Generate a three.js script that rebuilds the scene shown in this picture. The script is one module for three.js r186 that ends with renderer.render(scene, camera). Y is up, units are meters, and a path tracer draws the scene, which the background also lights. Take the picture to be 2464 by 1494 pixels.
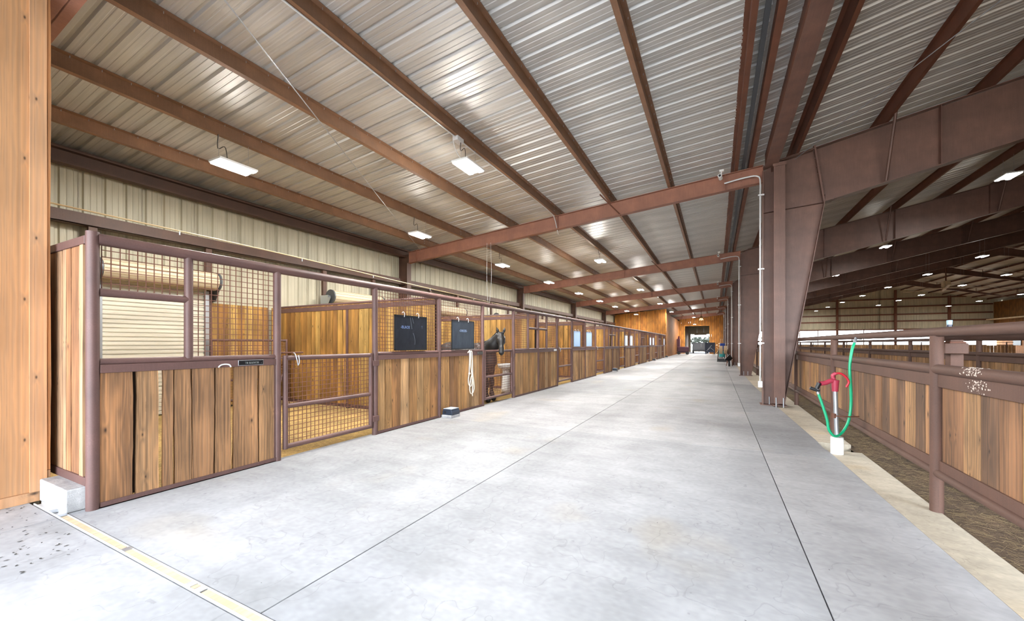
import * as THREE from 'three';
import { mergeGeometries, mergeVertices } from 'three/addons/utils/BufferGeometryUtils.js';
import { RoundedBoxGeometry } from 'three/addons/geometries/RoundedBoxGeometry.js';
import { MarchingCubes } from 'three/addons/objects/MarchingCubes.js';
import { RectAreaLightUniformsLib } from 'three/addons/lights/RectAreaLightUniformsLib.js';

// ---------------------------------------------------------------- camera, sky, exposure
// x runs across the aisle, y up, -z along the aisle. D(d) gives the z of a place d metres down the aisle.
const scene = new THREE.Scene();
const EYE = 1.45, FOCAL = 955, PX = 1232, PY = 827;
const YAW = Math.atan((1723 - PX) / FOCAL);
const camera = new THREE.PerspectiveCamera(2 * Math.atan(PY / FOCAL) * 180 / Math.PI, 2464 / (2 * PY), 0.05, 400);
camera.setViewOffset(2464, 2 * PY, 0, 0, 2464, 1494);
camera.position.set(0, EYE, 0);
camera.rotation.y = YAW;
camera.updateProjectionMatrix();

const renderer = new THREE.WebGLRenderer({ antialias: true });
renderer.toneMapping = THREE.LinearToneMapping;
renderer.toneMappingExposure = 1.16;
renderer.shadowMap.enabled = true;
RectAreaLightUniformsLib.init();

const LAMP_AISLE = [490, 11], LAMP_STALL = [270, 3.5], LAMP_ARENA = [215, 2];   // face radiance of the luminaires, and the candela they spill sideways
const SKY = 16.3;
{ // bright, slightly hazy overcast sky
  const W = 64, H = 32, data = new Float32Array(W * H * 4);
  for (let r = 0; r < H; r++) for (let c = 0; c < W; c++) {
    const up = ((r + 0.5) / H - 0.5) * Math.PI, k = Math.max(0, Math.sin(up)), i = (r * W + c) * 4;
    const below = up < 0;
    data[i] = below ? 0.36 : 0.86 - 0.16 * k; data[i + 1] = below ? 0.36 : 0.93 - 0.12 * k; data[i + 2] = below ? 0.36 : 0.99; data[i + 3] = 1;
  }
  const t = new THREE.DataTexture(data, W, H, THREE.RGBAFormat, THREE.FloatType);
  t.mapping = THREE.EquirectangularReflectionMapping; t.magFilter = THREE.LinearFilter; t.needsUpdate = true;
  scene.background = t; scene.backgroundIntensity = SKY;
}

// ---------------------------------------------------------------- helpers
const V = (x, y, z) => new THREE.Vector3(x, y, z);
let seed = 7;
const rnd = () => { seed = (seed + 0x6d2b79f5) | 0; let t = Math.imul(seed ^ (seed >>> 15), 1 | seed); t = (t + Math.imul(t ^ (t >>> 7), 61 | t)) ^ t; return ((t ^ (t >>> 14)) >>> 0) / 4294967296; };
const rr = (a, b) => a + (b - a) * rnd();
const NTH = ['first', 'second', 'third', 'fourth', 'fifth', 'sixth', 'seventh', 'eighth', 'ninth', 'tenth', 'eleventh', 'twelfth', 'thirteenth', 'fourteenth', 'fifteenth', 'sixteenth', 'seventeenth', 'eighteenth', 'nineteenth', 'twentieth', 'twenty-first', 'twenty-second'];
const used = {};
const numbered = (n) => { const k = used[n] = (used[n] ?? -1) + 1; return k ? n + '_' + String(k).padStart(3, '0') : n; };
function tag(o, label, category, group) { o.userData = { kind: 'thing', label, category }; if (group) o.userData.group = group; return o; }
function thing(name, label, category, at = [0, 0, 0], group) {
  const o = new THREE.Group(); o.name = numbered(name); o.position.set(...at); scene.add(o); return tag(o, label, category, group);
}
function struct(name) { const o = new THREE.Group(); o.name = numbered(name); o.userData = { kind: 'structure' }; scene.add(o); return o; }
function part(name, geo, mat, parent, stuff) {
  const m = new THREE.Mesh(Array.isArray(geo) ? join(geo) : geo, mat);
  m.name = numbered(name); m.castShadow = m.receiveShadow = true; if (stuff) m.userData = { kind: 'stuff' };
  parent.add(m); return m;
}
function copy(src, at, label, group, turn) {
  const c = src.clone(); c.name = numbered(src.name.replace(/_\d+$/, '')); c.position.set(...at); if (turn !== undefined) c.rotation.y = turn;
  c.userData = { ...src.userData, label }; if (group) c.userData.group = group; scene.add(c); return c;
}
// texture coordinates in metres, taken from the place of each face
function metre(g, ou = 0, ov = 0) {
  if (g.index) g = g.toNonIndexed();
  const p = g.attributes.position, n = g.attributes.normal, uv = new Float32Array(p.count * 2);
  for (let i = 0; i < p.count; i += 3) {
    let ax = 0, ay = 0, az = 0;
    for (let k = i; k < i + 3; k++) { ax += Math.abs(n.getX(k)); ay += Math.abs(n.getY(k)); az += Math.abs(n.getZ(k)); }
    for (let k = i; k < i + 3; k++) {
      const x = p.getX(k), y = p.getY(k), z = p.getZ(k);
      if (ay >= ax && ay >= az) { uv[2 * k] = x; uv[2 * k + 1] = z; } else if (ax >= az) { uv[2 * k] = z; uv[2 * k + 1] = y; } else { uv[2 * k] = x; uv[2 * k + 1] = y; }
      uv[2 * k] += ou; uv[2 * k + 1] += ov;
    }
  }
  g.setAttribute('uv', new THREE.BufferAttribute(uv, 2)); return g;
}
const join = (list) => list.length === 1 ? list[0] : mergeGeometries(list.map((g) => (g.index ? g.toNonIndexed() : g)));
// box from corner to corner, d-coordinates as z (already negative)
function bx(x0, x1, y0, y1, z0, z1) {
  const g = new THREE.BoxGeometry(Math.abs(x1 - x0), Math.abs(y1 - y0), Math.abs(z1 - z0)); g.translate((x0 + x1) / 2, (y0 + y1) / 2, (z0 + z1) / 2); return metre(g);
}
function rbx(x0, x1, y0, y1, z0, z1, r = 0.006) {
  const g = new RoundedBoxGeometry(Math.abs(x1 - x0), Math.abs(y1 - y0), Math.abs(z1 - z0), 2, r); g.translate((x0 + x1) / 2, (y0 + y1) / 2, (z0 + z1) / 2); return metre(g);
}
function rod(a, b, r, seg = 12, r2 = r, open = false) {
  const d = b.clone().sub(a), L = d.length(), g = new THREE.CylinderGeometry(r2, r, L, seg, 1, open);
  g.translate(0, L / 2, 0); g.applyQuaternion(new THREE.Quaternion().setFromUnitVectors(V(0, 1, 0), d.normalize())); g.translate(a.x, a.y, a.z);
  const u = g.attributes.uv; for (let i = 0; i < u.count; i++) u.setXY(i, u.getX(i) * 6.283 * r, u.getY(i) * L);
  return g.toNonIndexed();
}
function wire(pts, r, seg = 40, rad = 6, closed = false) { return new THREE.TubeGeometry(new THREE.CatmullRomCurve3(pts, closed, 'centripetal'), seg, r, rad, closed).toNonIndexed(); }
// plate in the x-y plane, th thick along z, centred on z
function plate(pts, z, th) {
  const s = new THREE.Shape(pts.map((p) => new THREE.Vector2(p[0], p[1]))), g = new THREE.ExtrudeGeometry(s, { depth: th, bevelEnabled: false });
  g.translate(0, 0, z - th / 2); return metre(g);
}
function lathe(pts, seg = 20) { return new THREE.LatheGeometry(pts.map((p) => new THREE.Vector2(p[0], p[1])), seg).toNonIndexed(); }
const flip = (g) => { g = g.index ? g.toNonIndexed() : g; for (const k of Object.keys(g.attributes)) { const a = g.attributes[k], n = a.itemSize, t = a.array; for (let i = 0; i < a.count; i += 3) for (let c = 0; c < n; c++) { const q = t[(i + 1) * n + c]; t[(i + 1) * n + c] = t[(i + 2) * n + c]; t[(i + 2) * n + c] = q; } } return g; };
// a sawn board: length along y, width along w ('x' or 'z'), thickness along the other, with slightly wavy live edges
function board(axis, w0, w1, y0, y1, t0, t1, wav = 0.004, segs = 7) {
  const pos = [], uv = [], ou = rnd(), ov = rnd() * 3, L = [], R = [], f1 = rr(1.5, 4), f2 = rr(1.5, 4), p1 = rr(0, 6), p2 = rr(0, 6);
  for (let i = 0; i <= segs; i++) {
    const y = y0 + (y1 - y0) * i / segs;
    L.push([w0 + wav * (Math.sin(y * f1 + p1) + 0.5 * rr(-1, 1)), y]); R.push([w1 + wav * (Math.sin(y * f2 + p2) + 0.5 * rr(-1, 1)), y]);
  }
  const put = (w, y, t, u, v) => { axis === 'x' ? pos.push(w, y, t) : pos.push(t, y, w); uv.push((u + ou) / 0.32, (v + ov) / 1.28); };
  const quad = (a, b, c, d, ua, ub, uc, ud) => { const s = [[a, ua], [b, ub], [c, uc], [a, ua], [c, uc], [d, ud]]; for (const [q, u] of s) put(q[0], q[1], q[2], u, q[1]); };
  for (let i = 0; i < segs; i++) {
    const l0 = L[i], l1 = L[i + 1], r0 = R[i], r1 = R[i + 1];
    quad([...l0, t1], [...r0, t1], [...r1, t1], [...l1, t1], l0[0], r0[0], r1[0], l1[0]);
    quad([...r0, t0], [...l0, t0], [...l1, t0], [...r1, t0], r0[0] + 0.1, l0[0] + 0.1, l1[0] + 0.1, r1[0] + 0.1);
    quad([...l0, t0], [...l0, t1], [...l1, t1], [...l1, t0], 0, t1 - t0, t1 - t0, 0);
    quad([...r0, t1], [...r0, t0], [...r1, t0], [...r1, t1], 0, t1 - t0, t1 - t0, 0);
  }
  const a = L[segs], b = R[segs], c = L[0], d = R[0];
  quad([...a, t1], [...b, t1], [...b, t0], [...a, t0], a[0], b[0], b[0], a[0]);
  quad([...c, t0], [...d, t0], [...d, t1], [...c, t1], c[0], d[0], d[0], c[0]);
  let g = new THREE.BufferGeometry();
  g.setAttribute('position', new THREE.Float32BufferAttribute(pos, 3)); g.setAttribute('uv', new THREE.Float32BufferAttribute(uv, 2));
  if (((axis === 'z') + (t1 < t0) + (w1 < w0)) % 2) g = flip(g);   // keep the faces outward
  g.computeVertexNormals(); return g;
}
const lin = (hex) => new THREE.Color(hex);

// ---------------------------------------------------------------- procedural textures
function noiseMaker(s0) {
  const T = new Float32Array(65536); let s = s0; for (let i = 0; i < 65536; i++) { s = (s * 1664525 + 1013904223) >>> 0; T[i] = s / 4294967296; }
  return (x, y, px = 256, py = 256) => {   // value noise, periodic
    const ix = Math.floor(x), iy = Math.floor(y); let fx = x - ix, fy = y - iy; fx = fx * fx * (3 - 2 * fx); fy = fy * fy * (3 - 2 * fy);
    const m = (a, p) => ((a % p) + p) % p, x0 = m(ix, px) & 255, x1 = m(ix + 1, px) & 255, y0 = (m(iy, py) & 255) * 256, y1 = (m(iy + 1, py) & 255) * 256;
    const a = T[x0 + y0], b = T[x1 + y0], c = T[x0 + y1], d = T[x1 + y1];
    return a + (b - a) * fx + (c - a) * fy + (a - b - c + d) * fx * fy;
  };
}
const N1 = noiseMaker(11), N2 = noiseMaker(97);
function fbm(N, x, y, p, o = 4) { let s = 0, a = 0.5; for (let i = 0; i < o; i++) { s += a * N(x, y, p, p); x *= 2; y *= 2; p *= 2; a *= 0.5; } return s; }
function dataTexture(w, h, fn, srgb = true) {
  const d = new Uint8Array(w * h * 4), c = [0, 0, 0];
  for (let y = 0; y < h; y++) for (let x = 0; x < w; x++) { fn(x / w, y / h, c); const i = (y * w + x) * 4; for (let k = 0; k < 3; k++) d[i + k] = Math.max(0, Math.min(255, c[k] * 255)); d[i + 3] = 255; }
  const t = new THREE.DataTexture(d, w, h); t.wrapS = t.wrapT = THREE.RepeatWrapping; t.magFilter = THREE.LinearFilter; t.minFilter = THREE.LinearMipmapLinearFilter; t.generateMipmaps = true; t.anisotropy = 8;
  if (srgb) t.colorSpace = THREE.SRGBColorSpace; t.needsUpdate = true; return t;
}
// wood grain: u spans 0.32 m, v spans 1.28 m
function fbm2(N, x, y, px, py, o) { let s = 0, f = 0.5; for (let i = 0; i < o; i++) { s += f * N(x, y, px, py); x *= 2; y *= 2; px *= 2; py *= 2; f *= 0.5; } return s; }
function woodTexture(k, streak, nk = 2, con = 1) {
  const knots = []; for (let i = 0; i < nk; i++) knots.push([rnd(), rnd(), rr(0.004, 0.008)]);
  return dataTexture(256, 1024, (u, v, c) => {
    let warp = 0.34 * (fbm2(N1, u * 3 + k * 7, v * 2, 3, 2, 3) - 0.47), dark = 0;
    for (const [ku, kv, kr] of knots) {
      let du = (u - ku), dv = (v - kv); du -= Math.round(du); dv -= Math.round(dv); du *= 0.32; dv *= 1.28;
      const r = Math.hypot(du, dv * 0.45);
      warp += 0.12 * Math.exp(-r * r / 0.0006) * Math.sign(du || 1); dark += Math.exp(-r * r / (kr * kr)) * 0.6;
      dark += 0.08 * Math.max(0, Math.sin(r * 1100)) * Math.exp(-r * r / 0.0008);
    }
    const ring = Math.sin((u + warp) * 6.2832 * 8 + 2.5 * N2(u * 4 + k, v * 2, 4, 2));
    const fine = N1(u * 128, v * 4 + k, 128, 4), fine2 = N2(u * 48, v * 2, 48, 2), blot = fbm2(N2, u * 2, v * 2 + k, 2, 2, 4);
    let b = 0.83 + 0.06 * ring + streak * 0.17 * (fine - 0.5) + 0.2 * (fine2 - 0.5) + 0.5 * (blot - 0.45);
    if (fine2 > 0.88) b -= 0.22 * streak * (fine2 - 0.88) / 0.12;
    if (fine > 0.93) b -= 0.16 * streak;
    b = 0.83 + (b - 0.83) * con; b *= 1 - Math.min(0.8, dark);
    const warm = 0.03 * (blot - 0.5);
    c[0] = b * (1.0 + warm); c[1] = b * (0.97 - 0.012 * ring); c[2] = b * (0.93 - 0.03 * ring - warm);
  });
}
const WOOD = [woodTexture(1, 1.0), woodTexture(2, 0.7), woodTexture(3, 1.3, 3), woodTexture(4, 0.5, 3, 0.45)];
// concrete: one tile spans 8 m
const CONCRETE = dataTexture(2048, 2048, (u, v, c) => {
  const big = fbm(N1, u * 4, v * 4, 4, 4), mid = fbm(N2, u * 24, v * 12, 12, 4), sw = fbm(N1, u * 16 + 2 * big, v * 64, 16, 3), fine = N2(u * 256, v * 256, 256, 256), grit = N1(u * 251, v * 509, 256, 256);
  let b = 0.80 + 0.22 * (big - 0.47) + 0.13 * (mid - 0.47) + 0.12 * (sw - 0.45) + 0.05 * (fine - 0.5) + 0.03 * (grit - 0.5);
  if (N2(u * 120 + 3, v * 120, 256, 256) > 0.965) b -= 0.07;
  const hair = Math.abs(fbm(N2, u * 32, v * 32, 32, 3) - 0.44); if (hair < 0.006) b -= 0.05;
  const st = Math.max(0, fbm(N1, u * 10 + 5, v * 10, 10, 3) - 0.62) * 1.6;
  c[0] = b * (1 + 0.05 * st); c[1] = b * (1.0 - 0.08 * st); c[2] = b * (1.015 - 0.3 * st);
});
const SAND = dataTexture(1024, 1024, (u, v, c) => { const a = fbm(N1, u * 6, v * 6, 6, 5), f = N2(u * 250, v * 250, 250, 250), g = fbm(N2, u * 40, v * 40, 40, 3); let b = 0.72 + 0.35 * (a - 0.47) + 0.22 * (f - 0.5) + 0.25 * (g - 0.45); if (f > 0.93) b -= 0.25; c[0] = b; c[1] = b * 0.97; c[2] = b * 0.92; });
const STEEL = dataTexture(512, 512, (u, v, c) => { const a = fbm(N2, u * 5, v * 5, 5, 5), f = N1(u * 200, v * 200, 200, 200), s = N2(u * 90, v * 6, 90, 6); let b = 0.88 + 0.2 * (a - 0.47) + 0.06 * (f - 0.5) + 0.05 * (s - 0.5); if (a > 0.66 && f > 0.8) b += 0.12; c[0] = b; c[1] = b * (1 - 0.03 * (a - 0.4)); c[2] = b * (1 - 0.06 * (a - 0.4)); });
const SHEET = dataTexture(512, 512, (u, v, c) => { const a = fbm(N1, u * 3, v * 3, 3, 4), s = N2(u * 3, v * 60, 3, 60); const b = 0.9 + 0.14 * (a - 0.47) + 0.07 * (s - 0.5); c[0] = b; c[1] = b * 0.995; c[2] = b * 0.985; });

const std = (o) => new THREE.MeshStandardMaterial(o);
function scaled(t, su, sv) { const c = t.clone(); c.repeat.set(su, sv); c.needsUpdate = true; return c; }
function woodMat(hex, k, rough = 0.78) { return std({ color: hex, map: WOOD[k], bumpMap: WOOD[k], bumpScale: 0.0022, roughness: rough }); }
const M = {};
M.frontWood = [woodMat(0xd6aa76, 0), woodMat(0xc49460, 1), woodMat(0xdfb485, 2), woodMat(0xb58556, 0), woodMat(0xcf9f68, 2), woodMat(0xa57a54, 1), woodMat(0xcba070, 1)];
M.stallWood = [woodMat(0xdcac5a, 1), woodMat(0xc7944a, 0), woodMat(0xe8bd6c, 2), woodMat(0xb08040, 1), woodMat(0xd2a256, 0)];
M.endWood = [woodMat(0xd9ad86, 2), woodMat(0xc48e66, 0), woodMat(0xdfb48f, 1)];
M.fenceWood = [woodMat(0xb58a63, 0), woodMat(0xa27857, 1), woodMat(0xc4996d, 2), woodMat(0x87674f, 0), woodMat(0xba8c5a, 1), woodMat(0x936f53, 2)];
M.tackWood = [woodMat(0xcf8a36, 1), woodMat(0xc07c2f, 0), woodMat(0xd9963f, 2)];
M.nearWood = [woodMat(0xbd9068, 0), woodMat(0x9d7150, 1), woodMat(0xc69a70, 2), woodMat(0xb28762, 1), woodMat(0xb88860, 0)];
M.gapShade = std({ color: 0x2e1f14, map: WOOD[1], roughness: 0.9 });  // near-black backing: shade of the plank gaps put into the colour
M.timber = [woodMat(0xe0ac7e, 3, 0.6), woodMat(0xe4b288, 3, 0.6), woodMat(0xcd9464, 3, 0.7)];
M.pale = woodMat(0xf0dcbc, 3);
const pick = (a) => a[Math.floor(rnd() * a.length)];
M.pipe = std({ color: 0x6f514c, map: STEEL, roughness: 0.55, bumpMap: STEEL, bumpScale: 0.0008 });
M.oxide = std({ color: 0xac7660, map: STEEL, roughness: 0.6 });
M.frame = std({ color: 0x7f5d50, map: STEEL, roughness: 0.5 });
M.purlin = std({ color: 0x946c4f, map: STEEL, roughness: 0.5 });
M.rust = std({ color: 0x74452f, map: STEEL, roughness: 0.65 });
M.fencePipe = std({ color: 0x67493c, map: STEEL, roughness: 0.7, bumpMap: STEEL, bumpScale: 0.0012 });
M.dark = std({ color: 0x5e4234, map: STEEL, roughness: 0.6 });
M.mesh = std({ color: 0x70493a, roughness: 0.7 });
M.roof = std({ color: 0xdcdad6, map: SHEET, roughness: 0.46, metalness: 0.5, side: THREE.DoubleSide });
M.wallSheet = std({ color: 0xc6bfa8, map: SHEET, roughness: 0.55, side: THREE.DoubleSide });
M.galv = std({ color: 0xb9bec4, roughness: 0.35, metalness: 0.8 });
M.gutter = std({ color: 0x55585c, roughness: 0.5, metalness: 0.4 });
M.curtain = std({ color: 0xe9e4d4, map: SHEET, roughness: 0.5, side: THREE.DoubleSide });
M.white = std({ color: 0xe8e8e6, roughness: 0.5 });
M.conduit = std({ color: 0xdcdcdc, roughness: 0.4, metalness: 0.3 });
M.black = std({ color: 0x17181b, roughness: 0.45 });
M.concrete = [0xc2c2c1, 0xbbbcbc, 0xc7c7c6].map((c) => std({ color: c, map: scaled(CONCRETE, 1 / 8, 1 / 8), roughness: 0.62 }));
M.litBand = std({ color: 0xe0d2b8, map: scaled(CONCRETE, 1 / 5, 1 / 5), roughness: 0.85 });  // pale beige concrete colour stands in for light falling beside the fence
M.curb = std({ color: 0xd8d8d6, map: scaled(CONCRETE, 1.2, 1.2), roughness: 0.85, bumpMap: scaled(CONCRETE, 1.2, 1.2), bumpScale: 0.01 });
M.sand = std({ color: 0xd9b878, map: scaled(SAND, 0.5, 0.5), roughness: 1, bumpMap: scaled(SAND, 0.5, 0.5), bumpScale: 0.012 });
M.arena = std({ color: 0xa88a60, map: scaled(SAND, 0.35, 0.35), roughness: 1, bumpMap: scaled(SAND, 0.35, 0.35), bumpScale: 0.03 });
M.dirt = std({ color: 0x86705a, map: scaled(SAND, 0.8, 0.8), roughness: 1, bumpMap: scaled(SAND, 0.8, 0.8), bumpScale: 0.03 });
M.lens = std({ color: 0xffffff, emissive: 0xfdfcff, emissiveIntensity: 9, roughness: 0.4 });

// ---------------------------------------------------------------- main dimensions
const XS = -4.85, XW = -10.3, D0 = 1.41, BAY = 4.87, NST = 9, DEND = 79.3, DST = D0 + NST * BAY;   // stall fronts, outer wall, stalls
const FR = (k) => 1.45 + 9.75 * k;                                  // frames along the aisle
const wingTop = (x) => 5.62 + 0.0833 * x, arenaTop = (x) => 5.74 + 0.2 * (x - 1.28), RIDGE = 22, XR = 35, XA = 34.2;
const PD = 0.2;                                                     // purlin depth

// ---------------------------------------------------------------- floor: concrete slabs with sawn joints, sand, dirt
const floor = struct('floor');
{
  part('subgrade', bx(-11, 44, -0.5, -0.16, 12, -110), M.dirt, floor);
  const xs = [-4.93, -2.18, 0.55], ds = [1.279, 6.28]; for (let k = 1; ds[ds.length - 1] < 75; k++) ds.push(6.28 + 5.03 * k);
  const J = 0.0035;
  const edge = (d) => 1.44 - 0.024 * (d - 3);      // where the band of painted light beside the rail fence starts
  for (let i = 0; i < ds.length - 1; i++) {
    for (let c = 0; c < 2; c++) part('slab', rbx(xs[c] + J, xs[c + 1] - J, -0.15, 0, -ds[i] - J, -ds[i + 1] + J, 0.004), pick(M.concrete), floor);
    const a = ds[i] + J, b = ds[i + 1] - J, flat = (pts) => { const s = new THREE.Shape(pts.map((p) => new THREE.Vector2(p[0], p[1]))), g = new THREE.ExtrudeGeometry(s, { depth: 0.15, bevelEnabled: false }); g.rotateX(-Math.PI / 2); g.translate(0, -0.15, 0); return metre(g); };
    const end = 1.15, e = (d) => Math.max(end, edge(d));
    if (i === 1) {                                                      // the slab notched round the hydrant
      part('slab', flat([[0.55 + J, a], [e(a), a], [e(6.8), 6.8], [1.33, 6.8], [1.33, 7.28], [e(7.28), 7.28], [e(b), b], [0.55 + J, b]]), M.concrete[1], floor);
      part('lit_band', flat([[e(a) + 0.002, a], [1.72, a], [1.72, 6.8], [e(6.8) + 0.002, 6.8]]), M.litBand, floor);
      part('lit_band', flat([[e(7.28) + 0.002, 7.28], [1.72, 7.28], [1.72, b], [e(b) + 0.002, b]]), M.litBand, floor);
    } else {
      part('slab', flat([[0.55 + J, a], [e(a), a], [e(b), b], [0.55 + J, b]]), M.concrete[(i * 2) % 3], floor);
      part('lit_band', flat([[e(a) + 0.002, a], [1.72, a], [1.72, b], [e(b) + 0.002, b]]), M.litBand, floor);
    }
  }
  // entrance apron in front of the threshold
  for (const [x0, x1] of [[-8.6, -4.88], [-4.88, -2.18], [-2.18, 0.55], [0.55, 3.2]]) { part('slab', rbx(x0 + J, x1 - J, -0.15, -0.002, -1.206, 3.6, 0.004), pick(M.concrete), floor); part('slab', rbx(x0 + J, x1 - J, -0.15, -0.002, 3.61, 9, 0.004), pick(M.concrete), floor); }
  for (const [x0, x1] of [[XW, -7.6], [-7.6, XS - 0.06]]) for (let d = 1.5; d < DST; d += 4.87) {
    const g = new THREE.PlaneGeometry(x1 - x0, 4.87, 22, 40); g.rotateX(-Math.PI / 2); g.translate((x0 + x1) / 2, -0.035, -d - 2.43);
    const p = g.attributes.position; for (let i = 0; i < p.count; i++) p.setY(i, p.getY(i) + 0.05 * (fbm(N1, p.getX(i) * 1.3 + 40, p.getZ(i) * 1.3 + 90, 256, 3) - 0.47));
    g.computeVertexNormals(); part('sand_bed', metre(g), M.sand, floor);
  }
  { const g = new THREE.PlaneGeometry(3.4, 78, 20, 400); g.rotateX(-Math.PI / 2); g.translate(3.4, -0.05, -40);
    const p = g.attributes.position; for (let i = 0; i < p.count; i++) p.setY(i, p.getY(i) + 0.07 * (fbm(N1, p.getX(i) * 2 + 40, p.getZ(i) * 2 + 190, 256, 3) - 0.47));
    g.computeVertexNormals(); part('dirt_bed', metre(g), M.dirt, floor); }
  { const g = new THREE.PlaneGeometry(XR - 5, 78, 60, 120); g.rotateX(-Math.PI / 2); g.translate((XR + 5) / 2, -0.03, -40);
    const p = g.attributes.position; for (let i = 0; i < p.count; i++) p.setY(i, p.getY(i) + 0.1 * (fbm(N2, p.getX(i) * 0.8 + 40, p.getZ(i) * 0.8 + 190, 256, 3) - 0.47));
    g.computeVertexNormals(); part('sand_bed', metre(g), M.arena, floor); }
  // loose straw on the dirt under the rail fence
  const blade = new THREE.CylinderGeometry(0.0011, 0.0008, 0.1, 3); blade.rotateZ(Math.PI / 2);
  const straw = new THREE.InstancedMesh(blade, std({ color: 0xffffff, roughness: 0.9 }), 6000), m4 = new THREE.Matrix4(), q = new THREE.Quaternion(), e3 = new THREE.Euler();
  for (let i = 0; i < 6000; i++) { straw.setColorAt(i, new THREE.Color(0x6d5a40).lerp(new THREE.Color(0xa58f66), rnd() ** 2)); e3.set(rr(-0.1, 0.1), rr(0, 6.28), rr(-0.15, 0.15)); q.setFromEuler(e3); const s = rr(0.4, 1.2); m4.compose(V(rr(1.74, 2.4), rr(-0.045, -0.02), -rr(1.5, 14)), q, V(s, 1, 1)); straw.setMatrixAt(i, m4); }
  straw.name = 'straw'; straw.userData = { kind: 'stuff', label: 'loose dry straw strewn on the dirt under the pipe rail fence', category: 'straw' }; scene.add(straw);
}
{ // windblown dark flecks on the floor beside the curb
  const g = new THREE.CircleGeometry(0.011, 5); g.rotateX(-Math.PI / 2); g.scale(1.6, 1, 0.7);
  const f = new THREE.InstancedMesh(g, std({ color: 0x3a3733, roughness: 0.9, side: THREE.DoubleSide }), 130), m4 = new THREE.Matrix4(), q = new THREE.Quaternion();
  for (let i = 0; i < 130; i++) { q.setFromAxisAngle(V(0, 1, 0), rr(0, 6.28)); const near = i < 85, s = near ? rr(0.3, 1.0) : rr(0.12, 0.4); m4.compose(V(near ? rr(-5.6, -3.9) : rr(-4.7, 1.3), 0.0018, -(near ? rr(0.75, 1.18) : rr(1.4, 6.0))), q, V(s, 1, s)); f.setMatrixAt(i, m4); }
  f.name = 'debris'; f.userData = { kind: 'stuff', label: 'small dark flecks of dry litter scattered on the concrete floor', category: 'debris' }; scene.add(f);
}
const outside = struct('ground_outside');
{ const g = new THREE.PlaneGeometry(260, 200); g.rotateX(-Math.PI / 2); g.translate(0, -0.2, -179.6); part('field', metre(g), std({ color: 0xb5ab94, roughness: 1 }), outside); const h = new THREE.PlaneGeometry(160, 60); h.rotateX(-Math.PI / 2); h.translate(0, -0.2, 39); part('yard', metre(h), std({ color: 0xb9b2a4, roughness: 1 }), outside); }

// ---------------------------------------------------------------- ribbed sheets
const RIB = [[0, 0], [0.016, 0], [0.036, 0.032], [0.066, 0.032], [0.086, 0], [0.145, 0], [0.152, 0.005], [0.168, 0.005], [0.175, 0], [0.233, 0], [0.240, 0.005], [0.256, 0.005], [0.263, 0]];
const SHEETW = 0.9144;
function ribProfile(n = 3) { const p = []; for (let k = 0; k < n; k++) for (const [a, h] of RIB) p.push([a + k * 0.3048, h]); p.push([n * 0.3048 + 0.02, 0]); return p; }
function ribSheet(prof, at) {   // at(a, h, end) gives a corner; end 0 or 1
  const pos = [], uv = []; let run = 0;
  for (let i = 0; i < prof.length - 1; i++) {
    const [a0, h0] = prof[i], [a1, h1] = prof[i + 1], c = [at(a0, h0, 0), at(a1, h1, 0), at(a1, h1, 1), at(a0, h0, 1)], L = c[0].distanceTo(c[3]), w = Math.hypot(a1 - a0, h1 - h0);
    for (const [k, u, v] of [[0, run, 0], [1, run + w, 0], [2, run + w, L], [0, run, 0], [2, run + w, L], [3, run, L]]) { pos.push(c[k].x, c[k].y, c[k].z); uv.push(v * 0.35, u * 1.1); }
    run += w;
  }
  const g = new THREE.BufferGeometry(); g.setAttribute('position', new THREE.Float32BufferAttribute(pos, 3)); g.setAttribute('uv', new THREE.Float32BufferAttribute(uv, 2)); g.computeVertexNormals(); return g;
}
const ceiling = struct('ceiling');
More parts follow.
